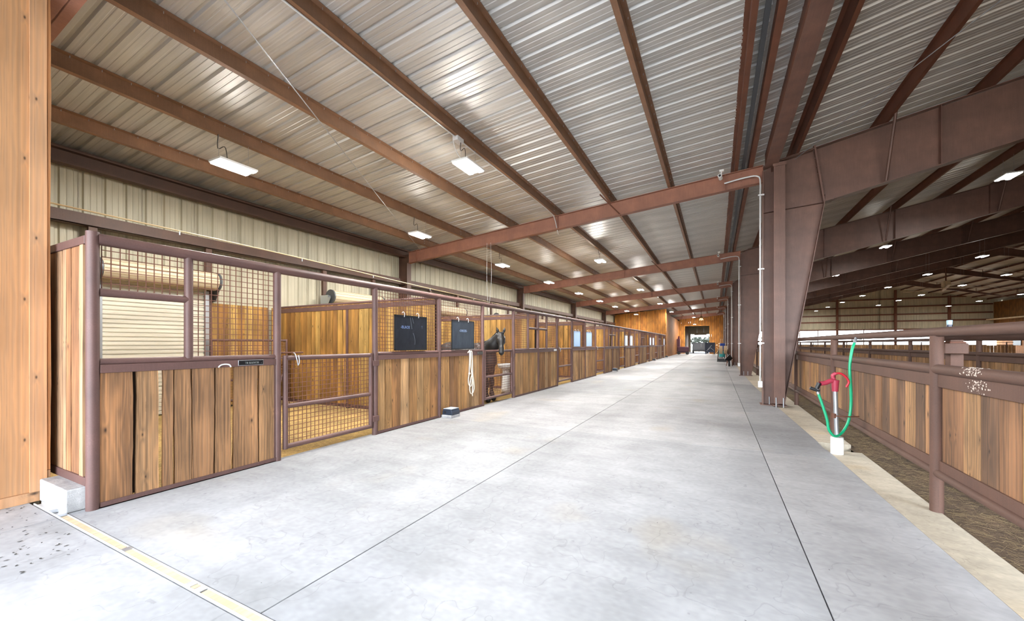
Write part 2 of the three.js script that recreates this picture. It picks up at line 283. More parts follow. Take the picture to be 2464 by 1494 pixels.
{
  const prof = ribProfile(), wing = (x) => wingTop(x) + PD + 0.005, arena = (x) => arenaTop(x) + PD + 0.005;
  const gw = ribSheet(prof, (a, h, e) => { const x = e ? 0.86 : XW - 0.25; return V(x, wing(x) + h, -a); });
  const ga = ribSheet(prof, (a, h, e) => { const x = e ? RIDGE : 0.72; return V(x, arena(x) + h + (e ? 0 : 0.0), -a); });
  const n = Math.ceil((DEND - 0.9) / SHEETW);
  for (let k = 0; k < n; k++) { const m = part('roof_panel', gw, M.roof, ceiling); m.position.z = -0.9 - k * SHEETW; m.position.y = k % 2 ? 0.0008 : 0; }
  for (let k = 0; k < n; k++) { const m = part('roof_panel', ga, M.roof, ceiling); m.position.z = -0.9 - k * SHEETW; m.position.y = k % 2 ? 0.0008 : 0; }
  const gr = ribSheet(ribProfile(n * 3), (a, h, e) => { const x = e ? XR : RIDGE, y = arena(RIDGE) - 0.2 * (x - RIDGE); return V(x, y + h, -0.9 - a); });
  part('roof_panel', gr, M.roof, ceiling, true);
  part('ridge_cap', [plate([[RIDGE - 0.3, arena(RIDGE) - 0.02], [RIDGE, arena(RIDGE) + 0.04], [RIDGE + 0.3, arena(RIDGE) - 0.02], [RIDGE, arena(RIDGE) + 0.08]], -40.2, 78.6)], M.roof, ceiling);
  // insulation boards laid over the sheets keep the sky out along the laps
  part('roof_deck', plate([[XW - 0.3, wing(XW - 0.3) + 0.05], [0.9, wing(0.9) + 0.05], [0.9, wing(0.9) + 0.12], [XW - 0.3, wing(XW - 0.3) + 0.12]], -40.1, 78.6), M.roof, ceiling);
  part('roof_deck', plate([[0.66, arena(0.66) + 0.05], [RIDGE, arena(RIDGE) + 0.05], [XR + 0.2, arena(RIDGE) + 0.05 - 0.2 * (XR + 0.2 - RIDGE)], [XR + 0.2, arena(RIDGE) + 0.12 - 0.2 * (XR + 0.2 - RIDGE)], [RIDGE, arena(RIDGE) + 0.14], [0.66, arena(0.66) + 0.12]], -40.1, 78.6), M.roof, ceiling);
  // the entrance porch roof over the camera's side of the door
  part('porch_roof', bx(-5.9, 3.4, 4.9, 5.1, -1.0, 4.6), M.roof, ceiling);
}

// ---------------------------------------------------------------- walls
const wallLeft = struct('wall_left');
{
  const g = ribSheet(ribProfile(), (a, h, e) => V(XW - 0.12 - h, e ? 4.95 : -0.05, -a));
  const n = Math.ceil((DEND - 1) / SHEETW);
  for (let k = 0; k < n; k++) { const m = part('wall_panel', g, M.wallSheet, wallLeft); m.position.z = -1 - k * SHEETW; }
  part('wall_backing', bx(XW - 0.25, XW - 0.17, -0.2, 5.0, -0.9, -DEND), M.wallSheet, wallLeft);
}
for (let k = 0; k < NST; k++) {      // plank lining of the outer wall on either side of each roll-up door
  const dc = D0 + k * BAY + 2.5, spans = [[D0 + k * BAY + 0.06, dc - 1.02], [dc + 1.02, D0 + (k + 1) * BAY - 0.05]], l = [];
  for (const [s0, s1] of spans) for (let s = s0; s < s1 - 0.1;) { let w = rr(0.15, 0.24); if (s + w > s1 - 0.12) w = s1 - s; const g = board('z', -s, -s - w + 0.006, 0, 2.38, XW - 0.02, XW + 0.02, 0.003, k < 2 ? 6 : 1); if (k < 2) part('plank', g, pick(M.stallWood), wallLeft); else l.push(g); s += w; }
  if (l.length) part('plank', l, M.stallWood[k % 5], wallLeft, true);
}
const wallFront = struct('wall_front');      // the gable wall round the entrance, with its timber-lined jamb
{
  // timber lining of the jamb, running from behind the viewer to the threshold
  part('plank', [board('z', -0.60, -0.9, 0.03, 5.0, -5.66, -5.585, 0.001, 4)], M.timber[0], wallFront);
  part('plank', [board('z', -0.905, -1.208, 0.09, 5.0, -5.62, -5.585, 0.0008, 10)], M.timber[0], wallFront);
  part('plank', [board('z', -1.208, -1.312, 0.09, 5.0, -5.62, -5.562, 0.0008, 10)], M.timber[1], wallFront);
  part('plank', [board('z', -1.314, -1.338, 0.27, 5.0, -5.66, -5.574, 0.003, 24)], M.timber[2], wallFront);
  part('plank', [board('z', -1.314, -1.336, 0.2, 0.266, -5.66, -5.572, 0.001, 2)], M.timber[1], wallFront);
  part('sill_plate', bx(-5.9, -5.566, 0.0, 0.088, 0.2, -1.285), M.timber[1], wallFront);
  part('lining', bx(-5.9, -5.63, 0, 5.0, 0.6, -1.3), M.timber[2], wallFront);
  part('porch_post', bx(-5.9, -5.6, 0, 5.0, 4.6, 4.3), M.timber[2], wallFront);
  part('added_porch_wall', bx(3.25, 3.4, 0, 5.0, 4.6, -1.0), M.wallSheet, wallFront);  // added wall out of view, keeps daylight off this side of the floor
  part('panel', bx(XW - 0.3, -5.63, -0.1, 5.2, -1.12, -1.28), M.wallSheet, wallFront);
  part('panel', plate([[1.15, 4.6], [9, 4.6], [9, -0.1], [XR, -0.1], [XR, 7.5], [RIDGE, 10.2], [1.15, 6.0]], -1.1, 0.16), M.wallSheet, wallFront);
  part('pier', bx(0.95, 1.5, -0.1, 4.6, -1.02, -1.18), M.wallSheet, wallFront);
  part('header', plate([[-5.9, 4.75], [1.15, 4.75], [1.15, 6.05], [-5.9, 5.5]], -1.1, 0.16), M.wallSheet, wallFront);
}
const wallFar = struct('wall_far');          // the gable at the far end of the arena: sheeting on girts, an open band below
{
  const z = -DEND, prof = ribProfile(1), seg = (x0, x1, ytop0, ytop1, yb) => { const n = Math.ceil((x1 - x0) / 0.3048); return ribSheet(ribProfile(n), (a, h, e) => { const x = x0 + a; return V(x, e ? Math.min(ytop0 + (ytop1 - ytop0) * a / (x1 - x0), 12) : yb, z - 0.1 - h); }); };
  part('wall_panel', seg(1.2, 22, 5.7, 10.2, 3.55), M.wallSheet, wallFar, true);
  part('wall_panel', seg(22, XR, 10.2, 7.55, 3.55), M.wallSheet, wallFar, true);
  part('wall_panel', seg(1.2, 33.5, 1.3, 1.3, -0.2), M.wallSheet, wallFar, true);
  for (const y of [3.5, 4.75, 5.75, 6.9, 8.1]) { const half = y < 5.9 ? 20.5 : (10.0 - y) / 0.2; part('girt', bx(Math.max(1.2, RIDGE - half), Math.min(XA - 0.1, RIDGE + half), y, y + 0.2, z + 0.02, z - 0.08), M.rust, wallFar); }
  for (const x of [9.5, 17, 23.9, 29.7]) part('gable_post', bx(x - 0.14, x + 0.14, 0, arenaTop(RIDGE) - 0.2 * Math.abs(x - RIDGE), z + 0.25, z + 0.02), M.rust, wallFar);
  for (const x of [7.4, 12.2, 14.6, 20.3]) part('mullion', bx(x - 0.05, x + 0.05, 0, 3.6, z - 0.02, z - 0.1), M.rust, wallFar);
  part('panel', bx(XW - 0.3, -4.1, -0.1, 5.2, z - 0.02, z - 0.16), M.wallSheet, wallFar);
  part('panel', bx(-0.7, 1.2, -0.1, 6.0, z - 0.02, z - 0.16), M.wallSheet, wallFar);
  part('panel', bx(-4.1, -0.7, 3.15, 5.9, z - 0.02, z - 0.16), M.wallSheet, wallFar);
}
const wallRight = struct('wall_right');      // plank-clad stand along the far side of the arena
{
  part('plank', (() => { const l = []; for (let d = 20; d < DEND; d += 0.4) l.push(board('z', -d, -d - 0.385, 2.4, 7.2, XA + 0.05, XA, 0.002, 1)); return l; })(), std({ color: 0x9a6a2c, map: WOOD[1], roughness: 0.8 }), wallRight, true);
  part('ledge', bx(XA - 0.9, XA + 0.1, 4.72, 4.86, -20, -DEND + 0.3), M.pale, wallRight);
  part('panel', bx(XR, XR + 0.1, -0.1, 7.6, -1, -DEND), M.wallSheet, wallRight);
  part('plank', (() => { const l = []; for (let d = 20; d < DEND; d += 0.4) l.push(board('z', -d, -d - 0.385, 0, 2.4, XA + 0.4, XA + 0.35, 0.002, 1)); return l; })(), M.tackWood[1], wallRight, true);
  part('window_pane', bx(XA + 0.28, XA + 0.34, 1.25, 2.1, -74.5, -76), M.black, wallRight);
}
const wallTack = struct('wall_tack');        // plank walls round the tack rooms past the stalls and across the aisle's far end
{
  const d = DST + 0.25, put = (list, mat) => part('plank', list, mat, wallTack);
  for (let x = XW + 0.05; x < XS - 0.1; x += 0.236) put(board('x', x, Math.min(x + 0.228, XS), 0, wingTop(x) - 0.02, -d - 0.05, -d, 0.002, 2), pick(M.tackWood));
  part('corner_post', bx(XS - 0.02, XS + 0.1, 0, 5.2, -d - 0.1, -d + 0.02), M.tackWood[2], wallTack);
  part('plank', (() => { const l = []; for (let q = d + 0.1; q < 64; q += 0.25) l.push(board('z', -q, -q - 0.242, 0, 4.8, XS - 0.05, XS, 0.002, 1)); return l; })(), M.tackWood[1], wallTack, true);
  const far = 64, xo0 = -4.1, xo1 = -0.85, yo = 4.05;
  part('plank', (() => { const l = []; for (let x = XS; x < 0.75; x += 0.25) { const m = x + 0.12; l.push(board('x', x, x + 0.242, m > xo0 && m < xo1 ? yo : 0, wingTop(x) - 0.02, -far - 0.05, -far, 0.002, 1)); } return l; })(), M.tackWood[0], wallTack, true);
  part('door_casing', [bx(xo0 - 0.14, xo0, 0, yo + 0.14, -far + 0.03, -far - 0.12), bx(xo1, xo1 + 0.14, 0, yo + 0.14, -far + 0.03, -far - 0.12), bx(xo0 - 0.14, xo1 + 0.14, yo, yo + 0.14, -far + 0.04, -far - 0.12)], M.tackWood[2], wallTack);
  part('plank', (() => { const l = []; for (let q = far; q < DEND - 0.3; q += 0.25) l.push(board('z', -q, -q - 0.242, 0, 5.2, xo0 - 0.45, xo0 - 0.4, 0.002, 1), board('z', -q, -q - 0.242, 0, 5.4, 0.75, 0.7, 0.002, 1)); return l; })(), std({ color: 0x8a6440, map: WOOD[0], roughness: 0.85 }), wallTack, true);
}

// ---------------------------------------------------------------- steel frame
const zk = (k) => -FR(k);
function wallColumn(k) {
  const t = thing('wall_column', `${NTH[k]} brown steel wall column from the entrance under the low eave of the stall wing`, 'column', [-10.18, 0, zk(k)], 'wall columns of the stall wing');
  part('web', bx(-0.2, 0.17, 0, 4.72, -0.006, 0.006), M.dark, t);
  part('flange', bx(0.17, 0.185, 0, 4.4, -0.11, 0.11), M.dark, t); part('flange', bx(-0.2, -0.185, 0, 4.72, -0.11, 0.11), M.dark, t);
  return t;
}
function beamWeb(x0, x1, top, bot) { return plate([[x0, bot(x0)], [x1, bot(x1)], [x1, top(x1)], [x0, top(x0)]], 0, 0.012); }
function flangeAlong(x0, x1, f, w, th) { return (() => { const g = new THREE.BoxGeometry(1, th, w); const p = g.attributes.position; for (let i = 0; i < p.count; i++) { const x = p.getX(i) < 0 ? x0 : x1; p.setXYZ(i, x, f(x) + p.getY(i), p.getZ(i)); } g.computeVertexNormals(); return metre(g); })(); }
function wingRafter(k) {
  const t = thing('wing_rafter', `${NTH[k]} sloping rafter from the entrance spanning from the low eave wall to the aisle columns`, 'rafter', [0, 0, zk(k)], 'rafters of the stall wing');
  const top = wingTop, bot = (x) => wingTop(x) - 0.4, x0 = -10.0, x1 = 1.0;
  part('web', beamWeb(x0, x1, top, bot), M.oxide, t);
  part('flange', flangeAlong(x0, x1, (x) => top(x) - 0.006, 0.17, 0.012), M.oxide, t); part('flange', flangeAlong(x0, x1, (x) => bot(x) + 0.006, 0.17, 0.012), M.oxide, t);
  for (const x of [-9.6, -4.2, 0.2]) part('stiffener', bx(x - 0.005, x + 0.005, bot(x), top(x), 0.006, 0.08), M.oxide, t);
  for (let i = 0; i < 4; i++) part('bolt', rod(V(0.55, bot(0.55) + 0.06 + i * 0.09, 0), V(0.55, bot(0.55) + 0.06 + i * 0.09, 0.022), 0.014, 6), M.oxide, t);
  const x = -2.7; part('kicker_brace', rod(V(x + 0.35, bot(x) + 0.02, 0.02), V(x - 0.1, top(x) + 0.1, 0.55), 0.018, 5), M.rust, t);
  return t;
}
const colTop = (x) => 5.62 + (x - 1.0) * 0.30;
function mainColumn(k) {
  const t = thing('main_column', `${NTH[k - 1]} tapered brown steel column from the entrance standing between aisle and arena`, 'column', [1.0, 0, zk(k)], 'tapered columns along the aisle');
  const L = (p) => p.map(([x, y]) => [x - 1.0, y]);
  part('web', plate(L([[1.0, 0.02], [1.4, 0.02], [2.15, 4.62], [1.98, 5.86], [1.28, 5.72], [1.0, 5.56]]), 0, 0.012), M.frame, t);
  part('flange', bx(-0.016, 0, 0.02, 5.56, -0.13, 0.13), M.frame, t);
  { const g = plate([[0, 0], [4.66, 0], [4.66, 0.016], [0, 0.016]], 0, 0.26); g.rotateZ(Math.atan2(4.6, 0.75)); g.translate(0.40 + 0.016, 0.02, 0); part('flange', metre(g), M.frame, t); }
  { const g = plate([[0, 0], [1.03, 0], [1.03, 0.016], [0, 0.016]], 0, 0.26); g.rotateZ(0.2); g.translate(0.0, 5.64, 0); part('flange', metre(g), M.frame, t); }
  part('stiffener', (() => { const g = bx(0, 1.15, -0.006, 0.006, -0.1, 0.1); g.rotateZ(0.06); g.translate(0.0, 4.56, 0); return g; })(), M.frame, t);
  part('splice_plate', (() => { const g = bx(-0.016, 0.016, 0, 1.32, -0.125, 0.125); g.rotateZ(0.135); g.translate(1.155, 4.62, 0); return g; })(), M.frame, t);
  for (let i = 0; i < 7; i++) for (const s of [0.07]) part('bolt', rod(V(1.12 - i * 0.028, 4.75 + i * 0.18, s), V(1.19 - i * 0.028, 4.75 + i * 0.18, s), 0.016, 6), M.frame, t);
  part('base_plate', bx(-0.06, 0.46, 0, 0.02, -0.16, 0.16), M.frame, t);
  for (const x of [0.12, 0.28]) part('anchor_bolt', rod(V(x, 0.02, 0.08), V(x, 0.2, 0.08), 0.012, 6), M.galv, t);
  part('lug', bx(1.17, 1.32, 4.66, 4.8, -0.1, 0.1), M.frame, t);
  return t;
}
const arenaBot = (x) => x < 12 ? 4.64 + (x - 2.15) * 0.2305 : 6.91 + (x - 12) * 0.225;
function arenaRafter(k) {
  const t = thing('arena_rafter', `${NTH[k - 1]} deep brown arena rafter from the entrance rising from its tapered column to the ridge`, 'rafter', [0, 0, zk(k)], 'arena rafters');
  const half = (s) => {
    const fx = (x) => s > 0 ? x : 2 * RIDGE - x, mk = (g) => { if (s < 0) { g.scale(-1, 1, 1); g.translate(2 * RIDGE, 0, 0); g = flip(g); g.computeVertexNormals(); } return g; };
    part('web', mk(plate([[2.0, arenaTop(1.9)], [2.17, arenaBot(2.17)], [12, arenaBot(12)], [RIDGE, arenaBot(RIDGE)], [RIDGE, arenaTop(RIDGE)]].filter((p) => s > 0 || p[0] > 9), 0, 0.012)), M.frame, t);
    part('flange', mk(flangeAlong(s > 0 ? 1.28 : 12, RIDGE, (x) => arenaTop(x) - 0.006, 0.24, 0.014)), M.frame, t);
    part('flange', mk(join([...(s > 0 ? [flangeAlong(2.17, 12, arenaBot, 0.24, 0.016)] : []), flangeAlong(12, RIDGE, arenaBot, 0.24, 0.016)])), M.frame, t);
    for (const x of [4.05, 6.3, 8.9, 12, 15.5, 19]) if (s > 0 || x > 11) part('stiffener', mk(bx(x - 0.006, x + 0.006, arenaBot(x), arenaTop(x), 0.006, 0.11)), M.frame, t);
    for (const x of [3.2, 6.0, 9.1, 12.2]) if (s > 0 || x > 12) part('kicker_brace', mk(rod(V(x, arenaBot(x) + 0.02, 0.11), V(x + 0.05, arenaTop(x) + 0.12, 0.5), 0.028, 4)), M.frame, t);
  };
  half(1); if (k > 2) half(-1);
  return t;
}
for (let k = 0; k < 8; k++) { wallColumn(k); if (k < 7) wingRafter(k); if (k > 0 && k < 8) mainColumn(k); if (k > 0) arenaRafter(k); }

// Z-shaped purlins lying on the rafters
function zed(y0, len, slope, turn = 1) {
  const t = 0.004, f = 0.07, s = turn, g = [[0, 0], [0, PD]];
  const a = metre((() => { const b = new THREE.BoxGeometry(t, PD, len); b.translate(0, PD / 2, -len / 2); return b; })());
  const b1 = (() => { const b = new THREE.BoxGeometry(f, t, len); b.translate(-s * f / 2, t / 2, -len / 2); return metre(b); })(), b2 = (() => { const b = new THREE.BoxGeometry(f, t, len); b.translate(s * f / 2, PD - t / 2, -len / 2); return metre(b); })();
  const l1 = (() => { const b = new THREE.BoxGeometry(t, 0.02, len); b.translate(-s * f, 0.01, -len / 2); return metre(b); })();
  const out = join([a, b1, b2, l1]); out.rotateZ(slope); return out;
}
const LEN = DEND - 1.2;
const wx = [-1.05, -2.6, -4.2, -5.76, -7.48, -9.0];
const zw = zed(0, LEN, 0.083), screw = (() => { const l = []; for (let d = 0.45; d < 22; d += 0.3048) l.push(rod(V(0.028, PD - 0.012, -d), V(0.028, PD - 0.04, -d), 0.004, 4)); return join(l); })();
wx.forEach((x, i) => {
  const t = thing('roof_purlin', `long brown roof purlin over the stall wing, ${NTH[5 - i]} in from the low eave wall`, 'purlin', [x, wingTop(x), -1.2], 'purlins of the stall wing');
  part('web', zw, M.purlin, t); part('screw', screw, M.galv, t, true);
  for (let k = 1; k < 4; k++) for (const o of [-0.35, 0.35]) for (const y of [0.06, 0.14]) part('bolt', rod(V(0.002, y, -FR(k) + 1.2 + o), V(0.014, y, -FR(k) + 1.2 + o), 0.012, 6), M.galv, t);
});
{ const t = thing('eave_strut', 'dark brown eave strut where the low outer wall meets the stall wing roof', 'beam', [XW + 0.05, 0, 0]);
  part('web', bx(-0.02, 0.0, 4.62, 4.95, -1.2, -DEND), M.dark, t); part('flange', bx(-0.02, 0.16, 4.6, 4.63, -1.2, -DEND), M.dark, t); part('flange', bx(0.0, 0.12, 4.86, 4.885, -1.2, -DEND), M.dark, t); }
{ const t = thing('wall_girt', 'long brown girt along the outer wall above the roll-up doors', 'girt', [-10.36, 3.6, 0]);
  part('web', bx(0, 0.2, 0.2, 0.212, -1.3, -DEND), M.dark, t); part('flange', bx(0.19, 0.2, 0.0, 0.2, -1.3, -DEND), M.dark, t); part('flange', bx(0.0, 0.2, 0.0, 0.012, -1.3, -DEND), M.dark, t); }
{ // members in the valley between the two roofs
  const y = wingTop(0.45);
  const a = thing('valley_purlin', 'rust-brown channel purlin beside the black slot along the valley, on the stall side', 'purlin', [0.40, y, -1.2]); part('web', (() => { const g = zed(0, LEN, 0, -1); return g; })(), M.rust, a);
  const b = thing('valley_gutter', 'dark grey gutter strip between the two rust-brown valley purlins', 'gutter', [0.58, y + 0.1, -1.2]); part('trough', bx(-0.02, 0.045, 0, 0.03, 0, -LEN), M.gutter, b); part('lip', bx(0.04, 0.05, 0.02, 0.09, 0, -LEN), M.gutter, b);
  const c = thing('valley_purlin', 'rust-brown channel purlin on the arena side of the dark valley gutter', 'purlin', [0.70, y + 0.02, -1.2]); part('web', bx(-0.004, 0.004, 0, 0.2, 0, -LEN), M.rust, c); part('flange', bx(0, 0.09, 0, 0.006, 0, -LEN), M.rust, c);
}
{ // portal frame in the first bay: a post on the second column's near face and a beam along the aisle
  const t = thing('portal_frame', 'heavy brown overhead portal beam along the aisle with its post on the first column', 'frame', [1.15, 0, 0]);
  part('beam_web', bx(-0.128, -0.113, 5.6, 5.98, -1.6, -11.0), M.rust, t);
  part('beam_flange', bx(-0.13, 0.12, 5.58, 5.6, -1.6, -11.0), M.frame, t); part('beam_flange', bx(-0.13, 0.12, 5.98, 6.0, -1.6, -11.0), M.frame, t);
  part('post_flange', bx(0.03, 0.25, 0.08, 5.52, -10.86, -10.88), M.frame, t); part('post_web', bx(0.13, 0.15, 0.08, 5.52, -10.88, -11.16), M.frame, t);
  part('cap_plate', bx(0.01, 0.27, 5.52, 5.6, -10.84, -11.18), M.frame, t); part('foot_plate', bx(0.01, 0.27, 0.02, 0.04, -10.84, -11.18), M.frame, t);
  for (const x of [0.07, 0.21]) part('anchor_bolt', rod(V(x, 0.0, -10.82), V(x, 0.22, -10.82), 0.014, 6), M.galv, t);
}
const za = zed(0, LEN, 0.197, -1);
for (let i = 0; i < 13; i++) { const x = 1.62 + i * 1.555;
  const t = thing('arena_purlin', `rust-brown arena roof purlin, ${NTH[i]} up the slope from the valley`, 'purlin', [x, arenaTop(x), -1.2], 'purlins under the near arena roof slope'); part('web', za, M.rust, t); }
{ const zr = zed(0, LEN, -0.197, 1); for (let i = 0; i < 8; i++) { const x = RIDGE + 1 + i * 1.5;
  const t = thing('arena_purlin', `dark purlin under the arena roof slope beyond the ridge, ${NTH[i]} down from the ridge`, 'purlin', [x, arenaTop(RIDGE) - 0.2 * (x - RIDGE), -1.2], 'purlins under the arena roof slope beyond the ridge'); part('web', zr, M.rust, t); } }
// bracing rods and the misting line
function addMesh(name, list, mat = M.galv) { return part(name, list, mat, scene); }
tag(addMesh('brace_rod', [rod(V(-4.3, 5.2, -1.6), V(-9.3, 4.76, -11.0), 0.008, 6)]), 'thin steel bracing rod crossing diagonally under the stall wing roof', 'rod');
tag(addMesh('brace_rod', [rod(V(5.6, 6.45, -3.4), V(1.6, 5.66, -11.0), 0.008, 6)]), 'thin steel bracing rod crossing diagonally under the arena roof by the first tapered column', 'rod');
{ const pts = [V(-6.08, 2.9, -1.3), V(-6.2, 2.895, -4), V(-6.6, 2.895, -7.6), V(-7.44, 2.9, -17.2)], t = thing('misting_line', 'thin yellowish fly-spray tube strung above the stalls in front of the outer wall', 'tube');
  part('tube', wire(pts, 0.009, 60, 6), std({ color: 0xcdb68a, roughness: 0.5 }), t);
  for (const d of [2.6, 4.4, 6.2, 8.4, 10.9, 13.5]) { const c = new THREE.CatmullRomCurve3(pts), p = c.getPointAt((d - 1.3) / 16.2); part('nozzle', rod(p, p.clone().add(V(0, -0.05, 0)), 0.008, 6), M.galv, t); } }

// ---------------------------------------------------------------- stalls
// wire mesh of welded rods in the plane x = x0, from a to b along the aisle and from y0 to y1
function meshGeo(a, b, y0, y1, x0 = 0, step = 0.062, r = 0.0032) {
  const l = [], n = Math.max(1, Math.round((b - a) / step)), m = Math.max(1, Math.round((y1 - y0) / step));
  const bar = (p, q) => { const d = q.clone().sub(p), L = d.length(), g = new THREE.BoxGeometry(2 * r, L, 2 * r); g.deleteAttribute('uv'); g.translate(0, L / 2, 0); g.applyQuaternion(new THREE.Quaternion().setFromUnitVectors(V(0, 1, 0), d.normalize())); g.translate(p.x, p.y, p.z); l.push(g.toNonIndexed()); };
  for (let i = 0; i <= n; i++) { const z = -(a + (b - a) * i / n); bar(V(x0, y0, z), V(x0, y1, z)); }
  for (let i = 0; i <= m; i++) { const y = y0 + (y1 - y0) * i / m; bar(V(x0 + 2 * r, y, -a), V(x0 + 2 * r, y, -b)); }
  return mergeGeometries(l);
}
const RAILY = 2.372, MIDY = 1.29;
const pipeZ = (a, b, y, r, x = 0, seg = 14) => rod(V(x, y, -a), V(x, y, -b), r, seg);
const pipeY = (d, y0, y1, r, x = 0, seg = 14) => rod(V(x, y0, -d), V(x, y1, -d), r, seg);
const W = 1.64, G0 = 1.66, G1 = 3.21;                                // panel width; gate opening within a stall
const FIRST = [[0.037, 0.259], [0.292, 0.45], [0.492, 0.574], [0.586, 0.722], [0.735, 0.932], [0.95, 1.102], [1.14, 1.396], [1.417, 1.605]];
function stallPanel(k, second) {
  const odd = k % 2 === 1, window = second ? odd : !odd, s0 = second ? BAY - W : 0, d0 = D0 + k * BAY + s0;
  const end = k === NST - 1 && second, near = window ? 'hay opening over planks' : 'full wire mesh over planks';
  const t = thing('stall_facade', `stall front with ${near}, ${second ? 'just past' : 'just before'} the ${NTH[k]} stall gate`, 'stall front', [XS, 0, -d0], 'stall front panels');
  part('post', pipeY(0, 0, k === 0 && !second ? 2.43 : RAILY - 0.02, 0.045), M.pipe, t);
  if (!second || end) part('post', pipeY(W, 0, RAILY - 0.02, 0.044), M.pipe, t);
  part('mid_rail', pipeZ(0.04, W - 0.03, MIDY, 0.03), M.pipe, t);
  part('channel', rbx(-0.02, 0.032, 1.19, 1.265, -0.04, -W + 0.03, 0.004), M.pipe, t);
  part('bottom_angle', [bx(0.024, 0.032, 0.002, 0.05, -0.04, -W + 0.03), bx(-0.03, 0.032, 0.002, 0.01, -0.04, -W + 0.03)], M.pipe, t);
  part('side_angle', bx(0.0, 0.03, 0.05, 1.2, -W + 0.052, -W + 0.046), M.pipe, t);
  // planks
  const segs = k < 3 ? 10 : 3, list = [];
  if (k === 0 && !second) FIRST.forEach((p) => list.push(p)); else for (let s = 0.05; s < W - 0.09;) { let w = rr(0.12, 0.235); if (s + w > W - 0.13) w = W - 0.045 - s; list.push([s, s + w - rr(0.007, 0.02)]); s += w; }
  if (k || second) part('gap_shade_board', bx(-0.031, -0.026, 0.05, 1.2, -0.05, -W + 0.05), M.gapShade, t); else for (const [p, q] of [[0.25, 0.3], [0.925, 0.955]]) part('gap_shade_board', bx(-0.031, -0.026, 0.05, 1.2, -p, -q), M.gapShade, t);  // dark sheets added behind the planks so the gaps look shaded
  if (k < 6) list.forEach(([a, b]) => part('plank', board('z', -a, -b, 0.012, 1.2, -0.022 + rr(-0.003, 0.003), 0.02, k < 3 ? 0.005 : 0.002, segs), pick(k || second ? M.frontWood : M.nearWood), t));
  else part('plank', list.map(([a, b]) => board('z', -a, -b, 0.012, 1.2, -0.022, 0.02, 0.002, 1)), M.frontWood[k % 6], t, true);
  const step = k < 4 ? 0.062 : 0.085, mr = k < 4 ? 0.0033 : 0.0034;
  const mesh = (a, b, y0, y1) => part('wire_mesh', meshGeo(a, b, y0, y1, -0.01, step, mr), M.mesh, t, true);
  if (window) {
    const w = 0.71, m = (a) => second ? W - a : a, lo = (a, b) => Math.min(m(a), m(b)), hi = (a, b) => Math.max(m(a), m(b));
    part('window_post', pipeY(m(w), 1.3, RAILY - 0.02, 0.038), M.pipe, t);
    part('window_rail', pipeZ(lo(0.04, w), hi(0.04, w), 1.905, 0.036), M.pipe, t);
    mesh(lo(0.06, w - 0.03), hi(0.06, w - 0.03), 1.93, RAILY - 0.03); mesh(lo(w + 0.03, W - 0.04), hi(w + 0.03, W - 0.04), 1.31, RAILY - 0.03);
  } else mesh(0.04, W - 0.04, 1.31, RAILY - 0.03);
  return t;
}
function stallGate(k) {
  const d0 = D0 + k * BAY + G0, L = G1 - G0;
  const t = thing('stall_gate', `wire mesh pipe gate with crossbar closing the ${NTH[k]} stall from the entrance`, 'gate', [XS + (k === 0 ? 0.01 : 0), 0, -d0], 'stall gates');
  const a = 0.08, b = L - 0.08, y0 = 0.12, y1 = 1.27, r = 0.032;
  part('frame', [pipeZ(a, b, y1, r), pipeZ(a, b, y0 + 0.03, r), pipeY(a, y0, y1 + r, r), pipeY(b, y0, y1 + r, r)], M.pipe, t);
  part('crossbar', pipeZ(a, b, 0.66, 0.03), M.pipe, t);
  part('wire_mesh', meshGeo(a, b, y0 + 0.04, y1 - 0.02, -0.012, k < 4 ? 0.0605 : 0.085, k < 4 ? 0.0033 : 0.0034), M.mesh, t, true);
  for (const y of [0.22, 1.1]) { part('hinge', [rbx(-0.02, 0.045, y, y + 0.085, -b - 0.02, -L - 0.06, 0.004)], M.pipe, t); }
  if (k === 0 || k === 2 || k === 3) { part('latch_bar', pipeZ(-0.02, 0.34, 1.335, 0.011, -0.03), M.rust, t); const c = part('chain', [wire([V(0.03, 1.3, -0.2), V(0.045, 1.23, -0.21), V(0.04, 1.17, -0.225), V(0.045, 1.22, -0.24), V(0.035, 1.3, -0.235)], 0.006, 24, 6), wire([V(-0.03, 1.33, -0.2), V(0.0, 1.33, -0.2), V(0.035, 1.29, -0.2)], 0.006, 10, 6)], M.galv, t); c.userData = { label: 'bright steel chain and snap' }; }
  return t;
}
